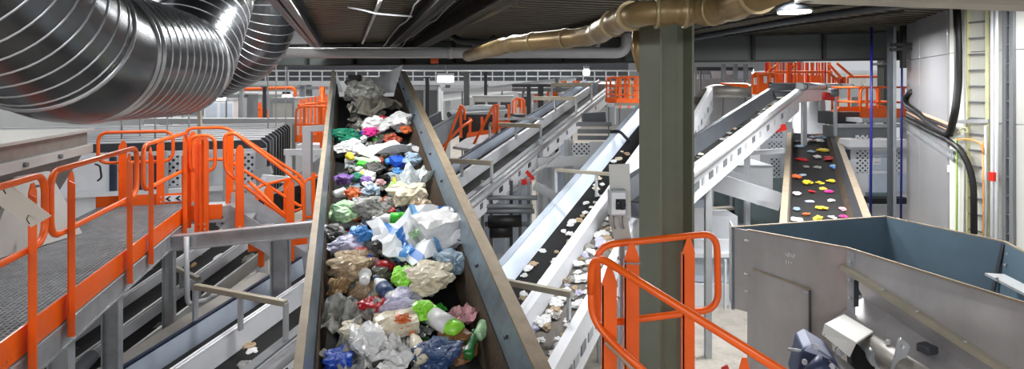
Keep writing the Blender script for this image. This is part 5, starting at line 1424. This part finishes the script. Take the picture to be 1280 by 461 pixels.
BLOB = [blob_mesh('crumple', k, (1, .75 + .05 * k, .5 + .04 * (k % 3)), .5, 5 if k < 5 else 4, .6) for k in range(7)]
SHEET = [sheet_mesh('film', k, 12, .3, .7 + .08 * (k % 3)) for k in range(6)]
BOT = [lathe_mesh('bottle', [(-.5, .05), (-.49, .13), (-.4, .15), (-.1, .14), (.0, .15), (.2, .145), (.32, .09), (.4, .055), (.42, .055)], k, .35) for k in range(3)]
CAPM = lathe_mesh('cap', [(.41, .0), (.41, .062), (.5, .062), (.505, .0)], 0, 0, 14)
LABM = lathe_mesh('band', [(-.3, .149), (-.3, .156), (.08, .158), (.08, .15)], 0, .1, 16)
CAPM.transform(Matrix.Translation((0, 0, .15 - .062))); 
CUP = [lathe_mesh('cup', [(-.3, .0), (-.3, .2), (-.28, .2), (.3, .28), (.3, .3), (.27, .3), (.25, .26), (-.2, .18), (-.2, 0)], k, .2) for k in range(2)]
PACK = [pack_mesh('pack', k, .6 + .06 * k, .3 + .03 * k) for k in range(4)]
CAN = lathe_mesh('can', [(-.4, .0), (-.4, .2), (-.34, .24), (.34, .24), (.4, .2), (.4, 0)], 2, .25)

def put(kind, me, m, F, w, s, h, size, rot, label=None, cat='waste', group=None, tilt=0, sq=(1, 1, 1)):
    o = bpy.data.objects.new(kind, me); C.objects.link(o)
    if not me.materials: me.materials.append(m)
    o.material_slots[0].link = 'OBJECT'; o.material_slots[0].material = m
    ex = (F(1, 0, 0) - F(0, 0, 0)).normalized(); ey = (F(0, 1, 0) - F(0, 0, 0)).normalized(); ez = ex.cross(ey).normalized()
    B = Matrix((ex, ey, ez)).transposed()
    M = B @ Matrix.Rotation(rot, 3, 'Z') @ Matrix.Rotation(tilt, 3, 'X')
    o.matrix_world = Matrix.Translation(F(w, s, h)) @ M.to_4x4() @ Matrix.Diagonal((size * sq[0], size * sq[1], size * sq[2], 1))
    if label: tag(o, label, cat, group)
    return o
def sub(o, kind, me, m):
    c = bpy.data.objects.new(kind, me); C.objects.link(c); c.parent = o
    if not me.materials: me.materials.append(m)
    c.material_slots[0].link = 'OBJECT'; c.material_slots[0].material = m
    return c
DB = -.5
# --- the big heap: a base layer all over, then named pieces on top
RW = random.Random(23)
base = [('film_d', 6), ('film', 6), ('dark', 6), ('white', 2), ('cream', 2), ('beige', 1), ('clear', 2), ('pblue', 1), ('silver', 1)]
pool = [k for k, n in base for _ in range(n)]
CN = dict(film='grey film', film_d='dirty brown-grey film', dark='dark film', white='white film', cream='cream film', beige='beige card', clear='clear plastic', pblue='pale blue film', silver='silver foil', lav='lavender film', tan='tan card')
def profile(w):    # heap height across the belt
    q = (w - .32) / .42
    return max(0, .13 * (1 - q * q))
nb = 0
s = 2.9
while s < 11.25:
    zone = 0 if s < 5.2 else (1 if s < 7.8 else 2)
    step = .085 + .012 * zone
    lo, hi = ((-.03, .68), (.0, .65), (.02, .6))[zone] 
    for j in range(3):
        w = lo + (hi - lo) * (j + RW.random()) / 3
        if s > 7.5: key = RW.choice(('film_d', 'film', 'film_d', 'dark', 'film', 'white', 'silver')) if s > 9.3 else RW.choice(pool)
        else: key = RW.choice(pool)
        kind = RW.random()
        sz = RW.uniform(.1, .19); me = None
        if kind < .45: me = RW.choice(BLOB); nm = 'crumpled_film'; hh = 0
        elif kind < .85: me = RW.choice(SHEET); nm = 'film_scrap'; sz *= 1.15; hh = .0
        else: me = RW.choice(PACK); nm = 'crushed_pack'; sz *= .8; hh = 0
        zn = ('at the near end of', 'halfway up', 'at the top end of')[zone]
        kd = dict(crumpled_film='crumpled ball of', film_scrap='loose wavy sheet of', crushed_pack='crushed pack of')[nm]
        put(nm, me, WM[key], FM, w, s + RW.uniform(-.04, .04), DB + profile(w) * RW.uniform(.1, 1.0), sz, RW.uniform(0, 6.28), '%s %s, %s the middle belt' % (kd, CN[key], zn), 'waste', '%s, %s, %s' % (nm.replace('_', ' '), CN[key], ('near end', 'middle', 'top end')[zone]), RW.uniform(-.5, .5))
        nb += 1
    s += step

def at(px, py, h=.16):
    return FM.hit(px, py, DB + h)
def big(kind, meshes, key, px, py, wpx, rot, label, cat='waste', h=.14, tilt=0, sq=(1, 1, 1)):
    w, s = at(px, py, h)
    Y = FM(w, s, 0).y
    return put(kind, meshes, WM[key], FM, w, s, DB + h - .02, wpx / FOC * Y, rot, label, cat, None, tilt, sq)
T = 'on the middle belt'
big('plastic_bag', BLOB[0], 'teal', 432, 176, 32, .3, 'teal green bag near the left side ' + T, 'bag')
big('crumpled_wrapper', BLOB[1], 'red', 476, 157, 19, 1.0, 'small red wrapper, uppermost bright piece ' + T)
o = big('crumpled_wrapper', BLOB[2], 'white', 468, 166, 30, .2, 'white wrapper under the magenta one ' + T)
big('crumpled_wrapper', BLOB[3], 'mag', 464, 169, 18, .6, 'magenta pink wrapper lying on white film ' + T, h=.2)
big('paper', BLOB[4], 'white', 497, 161, 32, 2.0, 'crumpled white paper right of the red wrapper ' + T, 'paper')
big('crumpled_wrapper', BLOB[5], 'orange', 508, 165, 14, 2.0, 'small orange wrapper beside the crumpled white paper ' + T, h=.18)
big('film_roll', SHEET[1], 'white', 482, 190, 78, .08, 'long white film roll lying across the heap ' + T, 'film', h=.17, sq=(1, .36, .5))
big('plastic_bag', BLOB[6], 'white', 437, 189, 26, 1.2, 'white bag at the left end of the long film roll ' + T, 'bag')
big('yogurt_cup', CUP[0], 'yellow', 438, 199, 18, 1.9, 'yellow cup below the white bag ' + T, 'cup')
def bottle(key, px, py, wpx, rot, label, capk=None, labk=None, h=.14, k=0):
    o = big('plastic_bottle', BOT[k], key, px, py, wpx, rot, label, 'bottle', h)
    if capk: sub(o, 'cap', CAPM, WM[capk])
    if labk: sub(o, 'paper_label', LABM, WM[labk])
    return o
bottle('pgreen', 457, 204, 34, 2.4, 'pale green bottle beside the yellow cup ' + T, 'white')
big('crumpled_wrapper', BLOB[2], 'rust', 490, 180, 20, .4, 'rust brown wrapper above the long film roll ' + T)
big('crumpled_wrapper', BLOB[3], 'rust', 472, 203, 14, 1.4, 'small rust red wrapper below the long film roll ' + T)
big('crushed_pack', PACK[2], 'blue', 498, 205, 22, 1.9, 'bright blue pack below the long film roll ' + T, 'pack')
big('plastic_bag', BLOB[1], 'pblue', 515, 206, 24, .2, 'grey blue bag right of the bright blue pack ' + T, 'bag')
big('film_sheet', SHEET[1], 'clear', 518, 226, 54, .5, 'large clear crumpled sheet along the right skirt ' + T, 'film', h=.17)
big('plastic_bag', BLOB[4], 'purple', 431, 228, 20, .5, 'dull purple bag, left one of the purple pair ' + T, 'bag')
big('plastic_bag', BLOB[0], 'purple', 457, 226, 15, 2.2, 'small purple bag, right one of the purple pair ' + T, 'bag')
big('plastic_bag', BLOB[5], 'teal', 446, 224, 14, .9, 'small green bag between the purple pair ' + T, 'bag')
big('paper_cup', CUP[1], 'white', 424, 246, 24, .5, 'white cup beside the orange wrapper at the left ' + T, 'cup')
big('crumpled_wrapper', BLOB[2], 'orange', 441, 246, 20, 2.5, 'orange wrapper at the left, below the purple pair ' + T)
big('crumpled_wrapper', BLOB[6], 'lime', 496, 235, 16, 2.5, 'small lime green wrapper in the middle ' + T)
big('plastic_bag', BLOB[3], 'cream', 510, 254, 44, 1.5, 'cream crumpled bag above the big blue and white pack ' + T, 'bag')
big('plastic_bag', BLOB[0], 'film', 462, 268, 44, .2, 'large grey crumpled bag left of the green labelled bottle ' + T, 'bag', h=.15)
big('plastic_bag', BLOB[5], 'pgreen', 432, 274, 34, 1.0, 'pale yellow green crumpled bag at the left ' + T, 'bag')
bottle('white', 492, 278, 52, 3.0, 'white bottle with a bright green band ' + T, 'white', 'green', h=.17)
big('plastic_bag', BLOB[1], 'beige', 528, 272, 34, 1.0, 'beige bag right of the green banded bottle ' + T, 'bag')
# big blue and white pack
w, s_ = at(528, 308, .17)
def packmat():
    m = mat('printed_pack', (232, 236, 240), .3, 0, .03, 6, coat=.2); nt = m.node_tree; b = nt.nodes['Principled BSDF']
    tc = nt.nodes.new('ShaderNodeTexCoord'); sp = nt.nodes.new('ShaderNodeSeparateXYZ'); nt.links.new(tc.outputs['Object'], sp.inputs[0])
    r = nt.nodes.new('ShaderNodeValToRGB'); r.color_ramp.interpolation = 'CONSTANT'
    ad = nt.nodes.new('ShaderNodeMath'); ad.operation = 'ADD'; ad.inputs[1].default_value = .5; nt.links.new(sp.outputs[0], ad.inputs[0])
    nt.links.new(ad.outputs[0], r.inputs['Fac'])
    e = r.color_ramp.elements; e[0].position = 0; e[0].color = lin((236, 240, 244)); e[1].position = .2; e[1].color = lin((60, 128, 206))
    for p_, c_ in ((.28, (236, 240, 244)), (.52, (110, 170, 226)), (.6, (238, 240, 244)), (.86, (58, 126, 206)), (.93, (236, 240, 244))):
        x = e.new(p_); x.color = lin(c_)
    for l in list(b.inputs['Base Color'].links): nt.links.remove(l)
    nt.links.new(r.outputs['Color'], b.inputs['Base Color']); return m
WM['printed'] = packmat()
Y = FM(w, s_, 0).y
put('printed_bag', SHEET[2], WM['printed'], FM, w, s_, DB + .2, 112 / FOC * Y, .35, 'biggest piece, a blue and white printed plastic bag ' + T, 'bag', None, .12, (1, .95, .8))
big('printed_bag', PACK[3], 'white', 545, 292, 52, .4, 'white pack on the upper right of the printed bag ' + T, 'pack', h=.24)
big('crushed_pack', PACK[0], 'sky', 505, 318, 26, .5, 'small sky blue pack on the left of the printed bag ' + T, 'pack', h=.24)
big('plastic_bag', BLOB[4], 'pgreen', 511, 298, 26, .5, 'small pale green piece above the blue and white printed bag ' + T, h=.24)
big('plastic_bag', BLOB[2], 'sky', 450, 300, 28, .3, 'sky blue bag left of the blue and white printed bag ' + T, 'bag', h=.18)
big('plastic_bag', BLOB[6], 'lav', 433, 311, 30, 1.2, 'lavender bag at the left skirt ' + T, 'bag', h=.16)
big('crushed_box', PACK[2], 'red', 451, 319, 20, 1.3, 'small red box under the sky blue bag ' + T, 'box', h=.18)
big('crumpled_film', BLOB[5], 'dark', 415, 300, 30, .3, 'dark grey rag at the left skirt beside the lavender bag ' + T, 'waste')
big('cardboard', BLOB[3], 'beige', 440, 344, 48, .6, 'large beige crumpled cardboard piece at the left ' + T, 'cardboard', h=.13)
big('plastic_tub', CUP[0], 'white', 456, 352, 30, 1.5, 'white tub on the beige cardboard piece ' + T, 'tub', h=.2)
big('crumpled_wrapper', BLOB[1], 'tan', 424, 364, 28, 1.0, 'golden tan wrapper at the left skirt ' + T)
big('plastic_bag', BLOB[0], 'lime', 508, 352, 40, 1.4, 'bright lime green bag, upper of the two lime pieces ' + T, 'bag', h=.19)
big('plastic_bag', BLOB[3], 'cream', 538, 361, 52, .2, 'cream white bag right of the bright lime green bag ' + T, 'bag', h=.17)
big('plastic_bag', BLOB[5], 'pblue', 562, 340, 40, .7, 'pale blue grey bag at the right below the printed bag ' + T, 'bag', h=.14)
bottle('white', 480, 366, 60, 1.9, 'white and navy bottle left of the lime green bag ' + T, 'navy', 'navy', h=.19, k=1)
big('crumpled_wrapper', BLOB[4], 'red', 466, 386, 28, .5, 'dark red wrapper above the cream juice pack ' + T, h=.17)
big('plastic_bag', BLOB[6], 'lav', 500, 386, 40, 1.5, 'lavender grey bag beside the dark red wrapper ' + T, 'bag', h=.16)
big('juice_pack', PACK[1], 'cream', 495, 412, 50, .15, 'cream juice pack with an orange patch ' + T, 'pack', h=.19)
big('orange_peel', BLOB[2], 'orange', 503, 405, 22, .15, 'orange patch of film lying on the cream juice pack ' + T, 'film', h=.25)
bottle('lime', 545, 405, 78, 2.2, 'large yellow green bottle with a white label, lower right ' + T, 'white', 'white', h=.2, k=2)
big('plastic_bag', BLOB[1], 'lime', 530, 396, 32, .9, 'green crumpled wrap at the top of the yellow green bottle ' + T, 'film', h=.22)
big('film_sheet', SHEET[4], 'pink', 578, 396, 40, .5, 'pink film near the right skirt ' + T, 'film', h=.15)
bottle('dgreen', 588, 432, 50, 1.2, 'dark green bottle at the lower right ' + T, 'dgreen', None, h=.17, k=0)
big('plastic_tub', CUP[1], 'pgreen', 601, 420, 36, .9, 'pale green tub right of the dark green bottle ' + T, 'tub', h=.15)
big('film_sheet', SHEET[0], 'film', 432, 400, 80, 1.0, 'wide grey film sheet at the lower left ' + T, 'film', h=.15)
big('plastic_bag', BLOB[0], 'white', 462, 430, 54, 1.7, 'large white film heap at the bottom ' + T, 'bag', h=.16)
big('film_sheet', SHEET[2], 'film', 446, 444, 70, .7, 'grey film sheet under the large white film heap ' + T, 'film', h=.14)
big('film_sheet', SHEET[5], 'white', 484, 448, 64, 2.2, 'thin white film sheet at the bottom edge ' + T, 'film', h=.15)
big('plastic_bag', BLOB[3], 'cream', 443, 418, 30, .8, 'cream piece above the large white film heap ' + T, 'bag', h=.17)
big('crumpled_wrapper', BLOB[3], 'blue', 425, 456, 34, .9, 'bright blue wrapper at the bottom left ' + T)
big('plastic_bag', BLOB[4], 'navy', 548, 452, 50, .4, 'navy grey bag at the bottom ' + T, 'bag', h=.15)
bottle('cream', 521, 436, 56, 1.7, 'tan bottle standing out above the navy bag ' + T, 'orange', None, h=.22, k=1)
big('crumpled_wrapper', BLOB[6], 'brown', 565, 440, 46, 1.0, 'brown wrapper between the navy bag and the dark green bottle ' + T, h=.12)
big('plastic_bag', BLOB[5], 'dark', 446, 108, 22, .6, 'black bag at the very top ' + T, 'bag', h=.22)
big('plastic_bag', BLOB[2], 'film', 455, 128, 42, .6, 'grey green bag heap at the top, below the black bag ' + T, 'bag', h=.2)
big('film_sheet', SHEET[3], 'film_d', 470, 140, 60, .3, 'dull brown film sheet across the upper heap ' + T, 'film', h=.2)

# --- small coloured bits pressed into the heap
RC = random.Random(77)
for i in range(90):
    s = 3.0 + 5.6 * (i + RC.random()) / 90; w = RC.uniform(-.02, .68)
    key, cn = RC.choice((('white', 'white'), ('white', 'white'), ('blue', 'blue'), ('red', 'red'), ('green', 'bright green'), ('lav', 'lavender'), ('sky', 'sky blue'), ('orange', 'orange'), ('cream', 'cream'), ('dgreen', 'dark green'), ('pink', 'pink'), ('yellow', 'yellow'), ('dark', 'black'), ('dark', 'black')))
    put('packaging_scrap', RC.choice(SHEET + PACK + BLOB), WM[key], FM, w, s, DB + profile(w) * RC.uniform(.7, 1.2) + .02, RC.uniform(.06, .13), RC.uniform(0, 6.28), 'small %s scrap pressed into the heap on the middle belt' % cn, 'scrap', 'small %s scraps in the heap' % cn, RC.uniform(-.4, .4))

# --- flakes on the other belts
def strew(F, w0, w1, px0, px1, n, depth, keys, sz, label, group, seed, meshes=None, wref=None):
    rr = random.Random(seed); meshes = meshes or BLOB
    a, b = F.s(px0, wref or w1), F.s(px1, wref or w1)
    for i in range(n):
        s = a + (b - a) * (i + rr.random()) / n; k = rr.choice(keys)
        put('waste_scrap', rr.choice(meshes), WM[k], F, w0 + (w1 - w0) * rr.random(), s, -depth, rr.uniform(*sz), rr.uniform(0, 6.28), label, 'scrap', group, 0, (1, 1, .6))
strew(FB, b0 + .26, b1 - .1, 615, 800, 46, .2, ('white', 'cream', 'white', 'beige'), (.05, .11), 'pale flake on the black steep belt left of the column', 'flakes on the black steep belt', 3)
strew(FB, b1 + .12, c1w - .06, 655, 800, 110, .2, ('white', 'white', 'film', 'white', 'beige', 'lav'), (.05, .13), 'white flake on the greyish steep belt behind the switch post', 'flakes on the greyish steep belt', 4)
strew(FS, sf + .2, sn - .1, 855, 985, 70, .24, ('cream', 'beige', 'film', 'film_d', 'dark'), (.04, .1), 'pale scrap on the dark bent conveyor right of the column', 'scraps on the bent conveyor', 5)
strew(FA, wm + .08, wn - .1, 215, 372, 12, .28, ('film', 'white', 'beige'), (.08, .14), 'pale scrap on the near half of the double conveyor', 'scraps on the double conveyor', 6)
for i, l in enumerate(('nearest', 'middle', 'far')):
    strew(FL, lw[i + 1] + .1, lw[i] - .1, 110, (345, 310, 292)[i], 12, .22, ('brown', 'film_d', 'white', 'tan'), (.12, .2), 'dull scrap on the %s belt under the left walkway' % l, 'scraps under the walkway, %s belt' % l, 7 + i)
def rscrap(px, py, wpx, key, label, me=None, cat='scrap', seed=0):
    w, s = FR.hit(px, py, -.25); Y = FR(w, s, 0).y
    put('waste_scrap', me or BLOB[seed % 7], WM[key], FR, w, s, -.26, wpx / FOC * Y, seed * 1.1, label, cat, None, 0, (1, .8, .5))
Q = 'on the narrow belt behind the hopper'
for i, (x, y, wd, k, l) in enumerate(((1002, 200, 12, 'red', 'red scrap at the upper left'), (1036, 200, 14, 'red', 'red scrap at the upper right'), (1022, 197, 10, 'white', 'white scrap between the two upper red ones'), (1028, 189, 12, 'yellow', 'yellow scrap highest'), (1043, 210, 12, 'sky', 'blue scrap below the right red one'), (995, 222, 12, 'orange', 'orange red scrap at the left'), (1003, 219, 8, 'pblue', 'pale blue scrap beside the orange red one'), (1010, 229, 16, 'yellow', 'long yellow scrap, left of the row of three'), (1025, 229, 9, 'yellow', 'yellow scrap, middle of the row of three'), (1039, 227, 10, 'yellow', 'yellow scrap, right of the row of three'), (996, 243, 11, 'white', 'white scrap below the long yellow one'), (1015, 240, 8, 'red', 'small red scrap in the middle'), (1036, 240, 9, 'mag', 'pink red scrap right of the middle'), (1029, 236, 8, 'yellow', 'small yellow scrap beside the pink red one'), (1012, 252, 9, 'lav', 'lavender scrap in the middle'), (1039, 251, 9, 'white', 'white scrap at the right, near the hopper'), (996, 262, 10, 'pblue', 'pale blue scrap low at the left'), (1027, 261, 12, 'yellow', 'yellow scrap low in the middle'), (1008, 268, 9, 'orange', 'orange scrap low beside the yellow one'), (1054, 262, 10, 'pink', 'pink scrap low at the right'), (996, 275, 13, 'white', 'white scrap at the hopper rim, left'), (1022, 273, 13, 'yellow', 'yellow scrap at the hopper rim'), (1040, 272, 9, 'white', 'white scrap at the hopper rim, right'), (1054, 271, 9, 'mag', 'magenta scrap at the hopper rim'), (1008, 209, 8, 'film', 'grey scrap left of the middle'), (1022, 210, 9, 'film', 'grey scrap in the middle'), (1000, 184, 10, 'pblue', 'blue grey scrap near the top at the left'), (1014, 190, 9, 'pblue', 'blue grey scrap near the top in the middle'), (1056, 233, 7, 'lav', 'lavender scrap at the right skirt'))):
    rscrap(x, y, wd, k, l + ' ' + Q, seed=i)
rr = random.Random(9)
for i in range(40):
    q = rr.random(); y = 140 + 42 * q
    w, s = FR.hit(1010, 150 + 30 * q, -.25)
    put('waste_scrap', rr.choice(BLOB), WM[rr.choice(('dark', 'lav', 'white', 'dark', 'brown', 'pblue'))], FR, rl + .2 + rr.uniform(0, .6), s, -.26, rr.uniform(.12, .24), rr.random() * 6, 'dark or pale scrap crowded at the upper end ' + Q, 'scrap', 'scraps at the upper end of the narrow belt', 0, (1, 1, .5))
